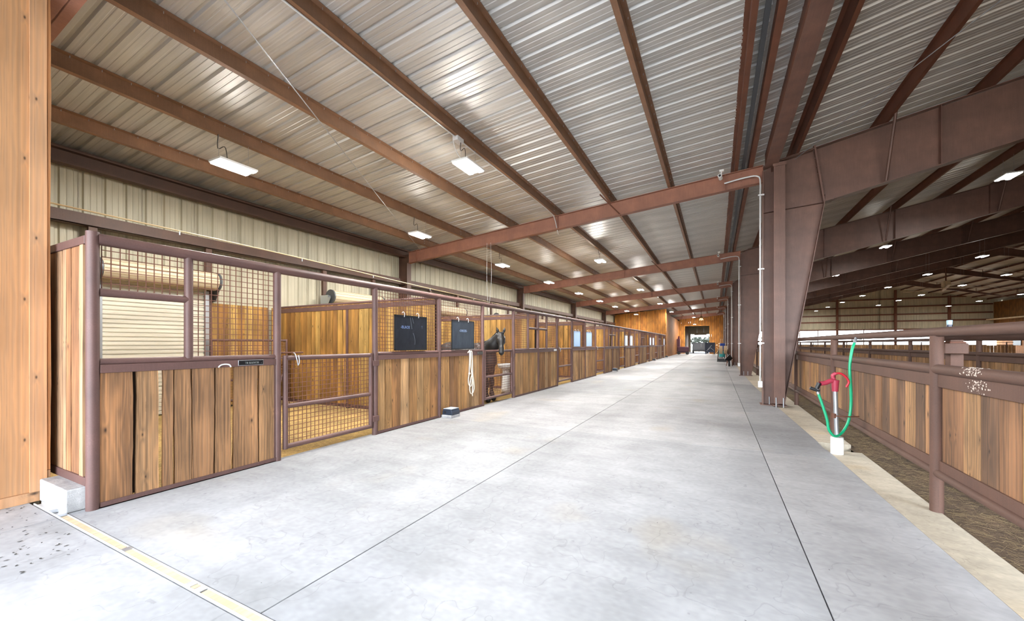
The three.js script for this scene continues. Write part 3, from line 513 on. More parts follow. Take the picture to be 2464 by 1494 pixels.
function partition(k) {
  const d = D0 + k * BAY, x0 = XW + 0.3, x1 = XS - 0.05, xp = -7.39;
  const t = thing('stall_divider', k === 0 ? 'end wall of upright planks facing the entrance beside the timber jamb' : `plank partition wall of golden boards behind the ${NTH[k - 1]} board-hung stall panel from the entrance`, 'partition', [0, 0, -d], 'plank walls between stalls');
  const y0 = k ? 0.02 : 0.2;
  if (k === 0) part('cap', rbx(x0, x1 - 0.03, 2.33, 2.405, -0.03, 0.03, 0.006), M.pipe, t); else { part('top_rail', rod(V(x0, 2.36, 0), V(x1, 2.36, 0), 0.03, 12), M.pipe, t); part('channel', rbx(x0, x1, 2.22, 2.325, -0.03, 0.03, 0.004), M.pipe, t); }
  part('sill', rbx(x0, x1 - 0.02, y0, y0 + 0.075, -0.03, 0.03, 0.004), M.pipe, t);
  if (k) { part('post', bx(xp - 0.035, xp + 0.035, 0, 2.22, -0.034, 0.034), M.pipe, t); }
  const list = []; for (let x = x0 + 0.02; x < x1 - 0.12;) { let w = rr(0.13, 0.26); if (x + w > x1 - 0.16) w = x1 - 0.03 - x; list.push([x, x + w - rr(0.006, 0.02)]); x += w; }
  if (k === 0) { list.length = 0; list.push([-9.9, -6.1], [-6.09, -5.82], [-5.81, -5.5], [-5.475, -5.395], [-5.385, -5.285], [-5.262, -5.075], [-5.06, -4.98]); }
  const mats = k === 0 ? M.endWood : M.stallWood;
  part('gap_shade_board', bx(x0, x1, y0 + 0.05, 2.33, -0.012, -0.004), M.gapShade, t);
  if (k < 4) list.forEach(([a, b]) => part('plank', board('x', a, b, y0 + 0.05, 2.34, -0.003, 0.02 + rr(-0.004, 0.006), k ? 0.004 : 0.006, k < 3 ? 8 : 2), pick(mats), t));
  else for (let c = 0; c < 3; c++) part('plank', list.filter((_, i) => i % 3 === c).map(([a, b]) => board('x', a, b, y0 + 0.05, 2.34, -0.02, 0.02, 0.002, 1)), mats[(k + c) % 5], t, true);
  return t;
}
for (let k = 0; k < NST; k++) { stallPanel(k, false); stallGate(k); stallPanel(k, true); }
for (let k = 0; k <= NST; k++) partition(k);
{ const t = thing('top_rail', 'long purple-brown pipe rail running along the tops of all the stall fronts', 'rail', [XS, RAILY, 0]); part('pipe', rod(V(0, 0, -D0 - 0.03), V(0, 0, -DST - 0.1), 0.052, 18), M.pipe, t); }
{ const t = thing('concrete_curb', 'rough white concrete curb stub under the end wall at the corner post', 'curb', [-5.24, 0, -1.35]);
  part('block', (() => { const g = new RoundedBoxGeometry(0.64, 0.2, 0.17, 3, 0.012); g.translate(0, 0.1, 0); return metre(g); })(), M.curb, t); }
{ // threshold strip
  const t = thing('floor_track', 'narrow threshold strip of pale wood and metal set in the floor beside the curb', 'track', [0, 0, -1.245]);
  part('channel', [bx(-5.5, 0.5, -0.03, 0.003, 0.03, 0.022), bx(-5.5, 0.5, -0.03, 0.005, -0.018, -0.028), bx(-5.5, 0.5, -0.03, -0.016, 0.03, -0.028)], M.conduit, t);
  for (const [a, b] of [[-4.86, -3.7], [-3.68, -2.83], [-2.8, -2.74], [-2.66, -1.2], [-1.18, 0.45]]) { const g = new THREE.BoxGeometry(b - a, 0.018, 0.036); g.translate((a + b) / 2, -0.006, 0.002); part('filler_strip', metre(g), M.pale, t); }
  for (const x of [-5.1, -4.9, -3.69, -2.81, -2.7]) part('clip', bx(x - 0.03, x + 0.03, -0.006, 0.0065, 0.024, -0.024), M.galv, t);
}
// roll-up doors behind the stalls
function rollDoor(k) {
  const dc = D0 + k * BAY + 2.5, h = 0.87, X = XW + 0.16;
  const t = thing('roll_up_door', `ribbed cream roll-up door in the outer wall behind the ${NTH[k]} stall from the entrance`, 'door', [X, 0, -dc], 'roll-up doors behind the stalls');
  const prof = []; for (let y = 0; y < 2.62; y += 0.084) prof.push([y, 0], [y + 0.052, 0.006], [y + 0.06, -0.022], [y + 0.076, -0.022]);
  part('curtain', ribSheet(prof, (a, s, e) => V(-0.02 + s, a, e ? -h : h)), M.curtain, t);
  for (const s of [-1, 1]) part('guide', bx(-0.05, 0.03, 0, 2.62, s * h - 0.03, s * h + 0.05), M.galv, t);
  const coil = part('coil', [rod(V(0.22, 2.82, h + 0.06), V(0.22, 2.82, -h - 0.06), 0.19, 28)], std({ color: 0xbfb095, roughness: 0.6 }), t);
  const bands = []; for (let i = 0; i < 14; i++) { const a = i / 14 * 6.283; bands.push(bx(0.22 + 0.187 * Math.cos(a) - 0.006, 0.22 + 0.187 * Math.cos(a) + 0.006, 2.82 + 0.187 * Math.sin(a) - 0.006, 2.82 + 0.187 * Math.sin(a) + 0.006, h + 0.05, -h - 0.05)); }
  part('rib', bands, std({ color: 0x8f7a58, roughness: 0.7 }), coil, true);
  for (const s of [-1, 1]) {
    const w = part('end_wheel', [rod(V(0.22, 2.82, s * (h + 0.07)), V(0.22, 2.82, s * (h + 0.11)), 0.2, 28)], M.gutter, t);
    part('hub', [rod(V(0.22, 2.82, s * (h + 0.1)), V(0.22, 2.82, s * (h + 0.2)), 0.025, 10)], M.galv, w);
    part('bracket', [plate([[-0.14, 2.4], [0.06, 2.4], [0.3, 2.78], [0.2, 2.86], [-0.14, 2.86]], s * (h + 0.15), 0.012)], M.galv, t);
    part('jamb_post', bx(-0.14, -0.055, 0, 3.6, s * (h + 0.07) - 0.06, s * (h + 0.07) + 0.06), M.dark, t);
  }
  return t;
}
for (let k = 0; k < NST; k++) rollDoor(k);

// things hung on the stall fronts
function printed(w, h, draw, px = 512) { const c = document.createElement('canvas'); c.width = px; c.height = Math.round(px * h / w); draw(c.getContext('2d'), c.width, c.height); const t = new THREE.CanvasTexture(c); t.colorSpace = THREE.SRGBColorSpace; return t; }
function face(w, h) { const g = new THREE.PlaneGeometry(w, h); g.rotateY(Math.PI / 2); return g; }
{ const t = thing('name_plate', 'small black name plate with pale lettering on the rail near the corner post', 'sign', [XS + 0.034, 1.232, -2.72]);
  part('plate', rbx(0, 0.006, -0.031, 0.031, 0.14, -0.14, 0.002), M.galv, t);
  part('print', (() => { const g = face(0.27, 0.05); g.translate(0.0068, 0, 0); return g; })(), std({ roughness: 0.4, map: printed(0.27, 0.05, (c, w, h) => { c.fillStyle = '#0d0d10'; c.fillRect(0, 0, w, h); c.fillStyle = '#8d9290'; c.font = 'bold ' + h * 0.6 + 'px serif'; c.textAlign = 'center'; c.textBaseline = 'middle'; c.fillText('7B RANCH', w * 0.53, h * 0.54); c.fillStyle = '#55585c'; c.beginPath(); c.arc(w * 0.93, h * 0.66, h * 0.1, 0, 7); c.fill(); }) }), t); }
{ const t = thing('horseshoe', 'small pale horseshoe hook on the rail above the planks beside the black name plate', 'hook', [XS + 0.04, 1.21, -2.44]);
  part('arc', wire([V(0.0, -0.018, 0.062), V(0.006, 0.004, 0.045), V(0.008, 0.014, 0), V(0.006, 0.004, -0.045), V(0.0, -0.018, -0.062)], 0.008, 20, 8), M.conduit, t); }
function stallBoard(d, w, label, mat, tex, y0 = 1.335, y1 = 1.945, group) {
  const t = thing('stall_board', label, 'sign', [XS + 0.03, 0, -d - w / 2], group);
  part('frame', [bx(0, 0.014, y0, y0 + 0.02, w / 2, -w / 2), bx(0, 0.014, y1 - 0.02, y1, w / 2, -w / 2), bx(0, 0.014, y0, y1, w / 2, w / 2 - 0.018), bx(0, 0.014, y0, y1, -w / 2 + 0.018, -w / 2)], mat.frame, t);
  part('board', bx(0.0, 0.008, y0 + 0.01, y1 - 0.01, w / 2 - 0.01, -w / 2 + 0.01), mat.body, t);
  if (tex) part('print', (() => { const g = face(w - 0.03, y1 - y0 - 0.035); g.translate(0.0088, (y0 + y1) / 2, 0); return g; })(), std({ map: tex, roughness: 0.28, metalness: 0.1 }), t);
  for (const s of [0.22, -0.22]) part('hook', wire([V(0.016, y1 - 0.03, s * w), V(0.018, y1 + 0.03, s * w), V(-0.01, y1 + 0.062, s * w), V(-0.035, y1 + 0.04, s * w)], 0.005, 14, 6), M.white, t);
  return t;
}
const slate = { frame: std({ color: 0x1a1d22, roughness: 0.4 }), body: std({ color: 0x1c2026, roughness: 0.35 }) };
stallBoard(5.03, 0.84, 'dark slate board with faint blue lettering beside the first stall gate', slate, printed(0.84, 0.6, (c, w, h) => {
  c.fillStyle = '#24282f'; c.fillRect(0, 0, w, h); const g = (x, y, r, col) => { c.fillStyle = col; c.beginPath(); c.ellipse(x * w, y * h, r * w, r * w * 2.2, 0.15, 0, 7); c.fill(); };
  for (let i = 0; i < 60; i++) g(rnd(), rnd(), rr(0.01, 0.06), `rgba(${rnd() > 0.5 ? '46,50,60' : '20,24,32'},0.25)`);
  c.strokeStyle = 'rgba(150,160,170,0.7)'; c.lineWidth = 5; c.beginPath(); c.moveTo(w * 0.46, h * 0.02); c.quadraticCurveTo(w * 0.5, h * 0.2, w * 0.52, h * 0.38); c.stroke(); c.beginPath(); c.moveTo(w * 0.53, h * 0.02); c.quadraticCurveTo(w * 0.55, h * 0.12, w * 0.58, h * 0.2); c.stroke(); c.beginPath(); c.moveTo(w * 0.56, h * 0.5); c.quadraticCurveTo(w * 0.64, h * 0.7, w * 0.61, h * 0.86); c.stroke();
  c.font = 'bold ' + h * 0.115 + 'px sans-serif'; c.textBaseline = 'middle'; c.fillStyle = '#6f86b4'; c.fillText('-BLACK', w * 0.17, h * 0.33); c.fillStyle = 'rgba(120,138,168,0.6)'; c.fillText('T', w * 0.83, h * 0.31);
}));
stallBoard(6.66, 0.84, 'dark slate board with pale blue lettering above the hanging rope', slate, printed(0.84, 0.6, (c, w, h) => {
  c.fillStyle = '#343d48'; c.fillRect(0, 0, w, h); for (let i = 0; i < 50; i++) { c.fillStyle = `rgba(${rnd() > 0.5 ? '76,86,98' : '38,46,56'},0.18)`; c.beginPath(); c.ellipse(rnd() * w, rnd() * h, rr(0.02, 0.08) * w, rr(0.1, 0.25) * h, 0.1, 0, 7); c.fill(); }
  c.font = 'bold ' + h * 0.115 + 'px sans-serif'; c.textBaseline = 'middle'; c.textAlign = 'center'; c.fillStyle = '#8fa6cc'; c.fillText('-CHECKS-', w * 0.5, h * 0.35);
}));
const blue = { frame: std({ color: 0x6d93bd, roughness: 0.5 }), body: std({ color: 0x8fb6e2, roughness: 0.3 }) }, paleB = { frame: std({ color: 0xa9bcd0, roughness: 0.5 }), body: std({ color: 0xcfe0f2, roughness: 0.3 }) };
[[14.5, 'pale blue board on wire mesh just past the third stall gate'], [16.15, 'pale blue board on wire mesh beyond the post that follows the third stall gate'], [24.0, 'whitish board on wire mesh just past the fifth stall gate'], [25.6, 'whitish board on wire mesh just before the sixth stall gate'], [33.9, 'small whitish board on wire mesh past the seventh stall gate'], [35.6, 'small whitish board on wire mesh before the eighth stall gate'], [43.6, 'tiny whitish board on the last wire mesh panel by the plank wall']].forEach(([d, l], i) => stallBoard(d, 0.8, l, i < 2 ? blue : paleB, null));
{ const t = thing('rope', 'white lead rope coiled in long loops over the rail beneath the lettered slate board', 'rope', [XS + 0.05, 0, -7.34]); const m = std({ color: 0xe6ddcc, roughness: 0.9 });
  const r = 0.0115;
  part('coil', [wire([V(-0.02, 1.25, 0.08), V(0.012, 1.29, 0.06), V(0.02, 1.2, 0.06), V(0.018, 0.95, 0.07), V(0.016, 0.78, 0.08), V(0.02, 0.66, 0.11), V(0.018, 0.56, 0.09), V(0.022, 0.52, 0.02), V(0.02, 0.58, -0.02), V(0.02, 0.75, -0.02), V(0.018, 1.0, 0.02), V(0.02, 1.25, 0.03), V(-0.015, 1.31, 0.02)], r, 120, 7),
    wire([V(-0.02, 1.27, -0.03), V(0.014, 1.29, -0.02), V(0.028, 1.1, -0.03), V(0.03, 0.8, -0.04), V(0.03, 0.6, -0.09), V(0.028, 0.45, -0.1), V(0.03, 0.36, -0.03), V(0.03, 0.37, 0.04), V(0.028, 0.46, 0.07), V(0.03, 0.6, 0.06), V(0.036, 0.74, 0.01), V(0.04, 0.68, -0.03), V(0.034, 0.6, 0.0)], r, 120, 7)], m, t);
  part('tail', wire([V(0.03, 0.9, -0.035), V(0.034, 0.6, -0.04), V(0.03, 0.4, -0.03), V(0.03, 0.3, -0.035)], r, 30, 7), m, t);
  part('knot', (() => { const g = new THREE.SphereGeometry(0.024, 12, 9); g.translate(0.025, 0.8, 0.08); return g.toNonIndexed(); })(), m, t); }
for (const [d, l] of [[8.0 - 0.24, 'dark name plate on the rail beside the white rope'], [12.55, 'white tag clipped to the rail before the third stall gate']]) { const white = d > 10, t = thing('rail_tag', l, 'tag', [XS + 0.034, 1.24, -d]); part('plate', rbx(0, 0.008, -0.03, 0.03, 0.12, -0.12, 0.003), white ? M.white : std({ color: 0x55534f, roughness: 0.4, metalness: 0.4 }), t); part('pin', rod(V(0.004, 0, 0.1), V(0.014, 0, 0.1), 0.006, 8), M.galv, t); }
// bait stations standing at the feet of the divider posts
function baitStation(d, label, x = XS + 0.18) {
  const t = thing('bait_station', label, 'box', [x, 0, -d], 'bait stations along the stall fronts');
  part('paver', rbx(-0.12, 0.12, 0, 0.055, 0.13, -0.16, 0.006), M.curb, t);
  const b = part('box', (() => { const s = new THREE.Shape([[-0.11, 0], [0.11, 0], [0.11, 0.05], [0.085, 0.105], [-0.085, 0.105], [-0.11, 0.05]].map((p) => new THREE.Vector2(...p))), g = new THREE.ExtrudeGeometry(s, { depth: 0.25, bevelEnabled: true, bevelSize: 0.006, bevelThickness: 0.006, bevelSegments: 2 }); g.translate(0, 0.062, -0.15); return g.toNonIndexed(); })(), std({ color: 0x27313f, roughness: 0.35 }), t);
  part('entry_hole', rod(V(-0.05, 0.11, 0.1), V(-0.05, 0.11, 0.109), 0.026, 16), M.black, b);
  part('lid', rbx(-0.1, 0.1, 0.168, 0.178, 0.1, -0.15, 0.004), std({ color: 0x9aa0a8, roughness: 0.6 }), b);
  return t;
}
baitStation(6.42, 'dark box on a pale paver at the foot of the panel under the hanging rope');
baitStation(20.8, 'dark box on the aisle floor at the divider past the fourth stall gate');
baitStation(35.4, 'dark box on the aisle floor at the divider past the seventh stall gate');
baitStation(45.0, 'dark box on the aisle floor where the stalls meet the plank tack wall');
{ // feeder and pedestal in the second stall
  const t = thing('feeder', 'round white feed bowl on a white pedestal behind the second stall gate', 'feeder', [-5.62, 0, -10.55]);
  part('pedestal', lathe([[0.001, 0], [0.16, 0], [0.14, 0.1], [0.12, 0.6], [0.13, 0.7]]), M.white, t);
  part('bowl', lathe([[0.001, 0.66], [0.14, 0.68], [0.24, 0.74], [0.27, 0.84], [0.255, 0.85], [0.2, 0.76], [0.001, 0.73]], 28), M.white, t);
  part('feed', lathe([[0.001, 0.8], [0.2, 0.79], [0.22, 0.775]]), M.sand, t); }
{ // swing gate folded back along the outer wall of the first stall
  const t = thing('inner_gate', 'pipe gate with wire mesh folded back inside the first stall along its outer wall', 'gate', [-10.0, 0, -4.8]); t.rotation.y = 1.047;
  const r = 0.026, L = 1.46; part('frame', [rod(V(0, 1.53, 0), V(L, 1.53, 0), r), rod(V(0, 0.16, 0), V(L, 0.16, 0), r), rod(V(0, 0.1, 0), V(0, 1.56, 0), r), rod(V(L, 0.02, 0), V(L, 1.56, 0), r)], M.pipe, t);
  for (const y of [0.62, 1.1]) part('crossbar', rod(V(0, y, 0), V(L, y, 0), 0.02), M.pipe, t);
  const g = meshGeo(0, L, 0.16, 1.53, 0, 0.062); g.rotateY(-Math.PI / 2); part('wire_mesh', g, M.mesh, t, true);
  part('brace', rod(V(L, 1.0, 0.0), V(L - 0.3, 0.0, 0.3), 0.02), M.pipe, t); }

// ---------------------------------------------------------------- pipe rail fence beside the aisle, and the arena's inner fences
const FX = 1.70;
function fencePanel(i, d0, L, own) {
  const t = thing('plank_fence', `plank fence panel with pipe rails along the aisle, ${NTH[i]} from the entrance`, 'fence', [FX, 0, -d0], 'plank fence along the aisle');
  part('post', pipeY(L, -0.02, 1.52, 0.045), M.fencePipe, t);
  part('top_rail', pipeZ(0, L, 1.55, 0.04), M.fencePipe, t); part('mid_rail', pipeZ(0, L, 1.23, 0.044), M.fencePipe, t); part('bottom_rail', pipeZ(0, L, 0.335, 0.034), M.fencePipe, t);
  part('channel', rbx(-0.012, 0.03, 1.08, 1.19, -0.05, -L + 0.05, 0.004), M.fencePipe, t); part('channel', rbx(-0.005, 0.035, 0.365, 0.45, -0.05, -L + 0.05, 0.004), M.fencePipe, t);
  const list = []; for (let s = 0.06; s < L - 0.1;) { let w = rr(0.15, 0.25); if (s + w > L - 0.2) w = L - 0.06 - s; list.push([s, s + w - rr(0.003, 0.013)]); s += w; }
  part('gap_shade_board', bx(0.05, 0.056, 0.42, 1.1, -0.06, -L + 0.06), M.gapShade, t);
  if (own) list.forEach(([a, b]) => part('plank', board('z', -a, -b, 0.37, 1.18, 0.045 + rr(-0.003, 0.003), 0.01 + rr(-0.003, 0.003), 0.002, i < 3 ? 6 : 2), pick(M.fenceWood), t));
  else for (let c = 0; c < 3; c++) part('plank', list.filter((_, j) => j % 3 === c).map(([a, b]) => board('z', -a, -b, 0.37, 1.18, 0.045, 0.01, 0.002, 1)), M.fenceWood[c * 2], t, true);
  if (i === 0) { const l = []; for (let j = 0; j < 150; j++) { const g = new THREE.IcosahedronGeometry(rr(0.0015, 0.009), 0), a = rr(-0.3, 1.9); g.scale(0.3, 1, 1); const low = rnd() < 0.45, s = 2.73 + 0.13 * (rnd() + rnd() + rnd() - 1.5); low ? g.translate(-0.0125, rr(1.09, 1.185), -s) : (g.rotateZ(-a), g.translate(-0.044 * Math.cos(a), 1.23 + 0.044 * Math.sin(a), -s)); l.push(g); } const p = part('paint_splash', l, std({ color: 0xc4b6aa, roughness: 0.7 }), t, true); p.userData.label = 'white paint splashed on the rail'; }
  return t;
}
const FL = 3.37, F0 = 1.37; let fproto;
for (let i = 0; i < 19; i++) { if (i < 6) { fencePanel(i, F0 + i * FL, FL, i < 5); if (i === 5) fproto = scene.children[scene.children.length - 1]; } else copy(fproto, [FX, 0, -(F0 + i * FL)], `plank fence panel with pipe rails along the aisle, ${NTH[i]} from the entrance`); }
for (let i = 0; i < 20; i++) copy(fproto, [5.0, 0, -(2.0 + i * FL)], `shaded plank fence panel inside the arena facing the aisle fence, ${NTH[i]} from the entrance`, 'inner plank fence of the arena');
{ const t = thing('cross_fence', 'pale plank fence across the far end of the arena under the open band', 'fence', [5, 0, -74]);
  const l = [[], [], []]; let n = 0; for (let x = 0; x < 28.5; x += 0.32) l[n++ % 3].push(board('x', x, x + 0.3, 0.1, 1.25, -0.02, 0.02, 0.002, 1));
  l.forEach((a, i) => part('plank', a, [M.frontWood[2], M.frontWood[0], M.fenceWood[2]][i], t, true));
  part('rail', [rod(V(0, 1.3, 0), V(28.6, 1.3, 0), 0.04, 8), rod(V(0, 1.62, 0), V(28.6, 1.62, 0), 0.03, 8)], M.fencePipe, t);
  for (let x = 0; x <= 28; x += 4) part('post', rod(V(x, 0, 0.04), V(x, 1.7, 0.04), 0.06, 8), M.fencePipe, t); }
{ // square latch post behind the first fence post, with its sleeve and a second rail running back from it
  const t = thing('gate_latch', 'square steel post with a welded latch box behind the first round fence post', 'post', [1.92, 0, -5.03]);
  part('tube', rbx(-0.045, 0.045, 0.45, 1.56, -0.045, 0.045, 0.008), M.fencePipe, t);
  part('latch_box', rbx(-0.1, 0.055, 1.36, 1.455, -0.058, 0.1, 0.008), M.fencePipe, t); part('sleeve', rbx(-0.052, 0.06, 1.41, 1.47, -0.055, 0.055, 0.01), M.rust, t);
  part('back_rail', rod(V(-0.05, 1.515, 0.02), V(-0.05, 1.515, 3.9), 0.032, 14), M.fencePipe, t);
  part('foot_rail', rod(V(-0.05, 0.47, 0.02), V(-0.05, 0.47, 3.9), 0.03, 12), M.fencePipe, t);
  part('stay', rod(V(-0.05, 0.45, 1.3), V(-0.05, 1.49, 1.3), 0.03, 10), M.fencePipe, t); }
{ const t = thing('spray_can', 'small blue-black bottle standing on the square latch post behind the fence rail', 'bottle', [1.9, 1.56, -5.06]);
  part('body', lathe([[0.001, 0], [0.02, 0], [0.02, 0.02], [0.019, 0.03]]), std({ color: 0x8d5d56, roughness: 0.4 }), t); part('label_band', lathe([[0.02, 0.03], [0.021, 0.032], [0.0195, 0.06], [0.017, 0.066]]), std({ color: 0x20273a, roughness: 0.3 }), t);
  part('cap', lathe([[0.017, 0.06], [0.018, 0.064], [0.02, 0.1], [0.019, 0.105], [0.001, 0.105]]), std({ color: 0x9fc0dc, roughness: 0.25 }), t); }

// ---------------------------------------------------------------- yard hydrant and hose
{ const t = thing('yard_hydrant', 'red-headed yard hydrant on a galvanised pipe with a white base sleeve beside the fence', 'hydrant', [1.42, 0, -6.62]);
  const red = std({ color: 0xa8364a, roughness: 0.4 });
  part('sleeve', [rod(V(0, -0.06, 0), V(0, 0.22, 0), 0.068, 24)], M.white, t); part('pipe', [rod(V(0, 0.2, 0), V(-0.02, 0.86, 0), 0.026, 16)], M.galv, t);
  const head = part('head', [rod(V(-0.02, 0.82, 0), V(-0.02, 0.97, 0), 0.034, 14, 0.045), wire([V(-0.02, 0.95, 0), V(-0.07, 0.96, 0.02), V(-0.13, 0.93, 0.04), V(-0.19, 0.92, 0.06)], 0.03, 16, 10), wire([V(-0.02, 0.95, 0), V(-0.045, 1.03, 0), V(-0.01, 1.06, 0)], 0.022, 14, 8)], red, t);
  part('lever', wire([V(-0.03, 1.05, 0), V(0.03, 1.06, -0.01), V(0.09, 1.02, -0.02), V(0.125, 0.95, -0.02), V(0.1, 0.88, -0.02)], 0.014, 24, 8), std({ color: 0xc01f33, roughness: 0.35 }), t);
  part('coupling', [rod(V(-0.2, 0.93, 0.06), V(-0.23, 0.85, 0.06), 0.026, 12), rod(V(-0.3, 0.86, 0.06), V(-0.2, 0.82, 0.06), 0.022, 10)], M.black, head); part('fitting', rod(V(-0.22, 0.86, 0.06), V(-0.21, 0.78, 0.06), 0.018, 10), M.galv, head);
  part('stay_rod', [wire([V(-0.035, 0.5, 0.03), V(0.1, 0.5, 0.03), V(0.24, 0.5, -0.06)], 0.007, 14, 6), rod(V(-0.032, 0.47, 0), V(-0.03, 0.53, 0), 0.031, 14)], M.rust, t); }
{ const t = thing('garden_hose', 'green garden hose looping from the hydrant spout up to the fence top rail', 'hose', [1.42, 0, -6.62]);
  part('hose', [wire([V(-0.21, 0.79, 0.06), V(-0.17, 0.65, 0.07), V(-0.12, 0.45, 0.08), V(-0.1, 0.32, 0.08), V(-0.04, 0.24, 0.06), V(0.05, 0.27, -0.02), V(0.13, 0.4, -0.08), V(0.17, 0.6, -0.12), V(0.165, 0.9, -0.1), V(0.155, 1.15, -0.1), V(0.19, 1.38, -0.14), V(0.22, 1.46, -0.17)], 0.0165, 120, 10)], std({ color: 0x10a070, roughness: 0.35 }), t);
  part('nozzle', [rod(V(0.22, 1.46, -0.17), V(0.245, 1.53, -0.2), 0.017, 10), rod(V(0.2, 1.5, -0.23), V(0.29, 1.51, -0.15), 0.007, 6)], M.galv, t); }

// ---------------------------------------------------------------- luminaires: twin-panel hanging lights
function light(x, y, d, label, group, power, hang, near) {
  const t = thing('hanging_light', label, 'light', [x, y, -d], group);
  const w = 0.36, l = 0.62;
  part('housing', [rbx(-w / 2, w / 2, 0.02, 0.055, -l / 2, l / 2, 0.006), rbx(-0.05, 0.05, 0.05, 0.1, -0.2, 0.2, 0.01)], M.white, t);
  for (const s of [-1, 1]) part('lamp_panel', rbx(s * 0.115 - 0.052, s * 0.115 + 0.052, -0.004, 0.022, -l / 2 + 0.02, l / 2 - 0.02, 0.01), M.lens, t);
  part('suspension_wire', [rod(V(0, 0.06, -0.24), V(0, hang, -0.24), 0.003, 5), rod(V(0, 0.06, 0.24), V(0, hang, 0.24), 0.003, 5)], M.galv, t);
  if (near) part('power_cord', wire([V(0, 0.1, 0.1), V(0.02, 0.3, 0.16), V(-0.01, hang * 0.5, 0.24), V(0, hang, 0.25)], 0.006, 24, 6), M.black, t);
  const a = new THREE.RectAreaLight(0xfffcf7, power[0], w, l); a.position.set(0, -0.012, 0); a.rotation.set(-Math.PI / 2, 0, 0); t.add(a);
  const b = new THREE.PointLight(0xfffcf7, power[1]); b.position.set(0, -0.12, 0); b.castShadow = true; b.shadow.radius = 7; t.add(b);
  return t;
}
for (let k = 0; k < 9; k++) light(-7.5, 4.52, 3.95 + 4.91 * k, `twin-panel light hanging above the stalls, ${NTH[k]} from the entrance`, 'lights above the stalls', LAMP_STALL, wingTop(-7.5) - 4.52, k < 3);
for (let k = 0; k < 5; k++) light(-4.22, 4.82, 6.38 + 9.75 * k, `bright twin-panel light over the aisle edge, ${NTH[k]} from the entrance`, 'lights over the aisle', LAMP_AISLE, wingTop(-4.22) - 4.82, k < 2);
[[-2.6, 4.9, 57.5], [-2.7, 4.2, 62]].forEach(([x, y, d], i) => light(x, y, d, ['small twin light by the plank tack wall before the far doorway', 'small twin light hanging right above the far doorway'][i].replace('right ', ''), 'lights by the tack rooms', LAMP_AISLE, wingTop(x) - y));
for (let k = 0; k < 5; k++) light(7.8, 6.45, 17.4 + 9.7 * k, `twin arena light in the row closest to the tapered columns, ${NTH[k]} from the entrance`, 'arena lights, first row', LAMP_ARENA, arenaTop(7.8) - 6.45);
[33, 39.7, 47.2, 54.2, 61.7, 68.8, 76].forEach((d, k) => light(13.75, 6.5, d, `twin arena light in the second row out from the columns, ${NTH[k]} from the entrance`, 'arena lights, second row', LAMP_ARENA, arenaTop(13.75) - 6.5));
[42.6, 48.5, 56.2, 62, 68.5].forEach((d, k) => light(19, 6.5, d, `twin arena light in the third row out from the columns, ${NTH[k]} from the entrance`, 'arena lights, third row', LAMP_ARENA, arenaTop(19) - 6.5));
[60, 67.3, 74.3].forEach((d, k) => light(27.8, 6.5, d, `twin arena light in the row beyond the ridge, ${NTH[k]} from the entrance`, 'arena lights, beyond the ridge', LAMP_ARENA, arenaTop(RIDGE) - 0.2 * 5.8 - 6.5));
{ // junction box and conduit feeding the aisle light
  const t = thing('ceiling_conduit', 'pale conduit and junction box under the purlin above the brightest aisle light', 'conduit', [-4.26, 5.25, 0]);
  part('pipe', [wire([V(0, 0, -1.5), V(0, 0, -6.0)], 0.013, 2, 8), wire([V(0, 0, -6.25), V(0, 0, -10.7), V(0.0, -0.05, -11.0), V(0.02, -0.5, -11.3)], 0.013, 40, 8)], M.conduit, t);
  part('junction_box', rbx(-0.06, 0.06, -0.06, 0.05, -6.0, -6.2, 0.008), M.conduit, t); part('drop_cord', wire([V(-0.05, 0.0, -6.1), V(-0.12, 0.03, -6.12), V(-0.14, -0.1, -6.2), V(-0.02, -0.38, -6.36)], 0.009, 20, 6), M.conduit, t); }
for (let k = 1; k <= 6; k++) { // conduits down the columns
  const z = zk(k) + 0.16, t = thing('column_conduit', `pale conduit with clamps down the aisle side of the ${NTH[k - 1]} tapered column`, 'conduit', [0.93, 0, z], 'conduits on the aisle columns');
  part('pipe', wire([V(-0.75, 5.38, 0), V(-0.3, 5.44, 0), V(-0.1, 5.44, 0), V(-0.02, 5.4, 0), V(0, 5.28, 0), V(0, 5.0, 0), V(0, 0.55, 0)], 0.018, 90, 10), M.conduit, t);
  for (const y of [1.45, 3.2, 4.95]) part('clamp', rbx(-0.045, 0.08, y, y + 0.03, -0.03, 0.03, 0.004), M.conduit, t);
  part('outlet_box', rbx(-0.045, 0.045, 0.42, 0.57, -0.03, 0.035, 0.008), M.conduit, t);
  const c = thing('camera_housing', `white camera housing at the rafter end beside the ${NTH[k - 1]} tapered column`, 'camera', [0.1, 5.52, z], 'camera housings along the aisle');
  part('body', rod(V(0, 0, 0), V(-0.02, 0.0, 0.2), 0.05, 14, 0.045), M.white, c); part('bracket', [rod(V(0.0, 0, 0.05), V(0.02, 0.16, 0.02), 0.014, 8), rbx(-0.03, 0.07, 0.15, 0.2, -0.03, 0.05, 0.004)], M.white, c); part('lens', rod(V(-0.02, 0, 0.2), V(-0.021, 0, 0.206), 0.03, 12), M.black, c);
}
{ const t = thing('drop_line', 'pair of thin cords hanging from the first full rafter down behind the stall fronts', 'cord', [-6.6, 0, -11.1]); part('cord', [wire([V(-0.02, 4.72, 0), V(-0.01, 3.4, 0.02), V(0.03, 2.5, 0)], 0.004, 20, 5), wire([V(0.12, 4.72, 0), V(0.13, 3.5, -0.02), V(0.04, 2.5, 0)], 0.004, 20, 5)], M.conduit, t); }

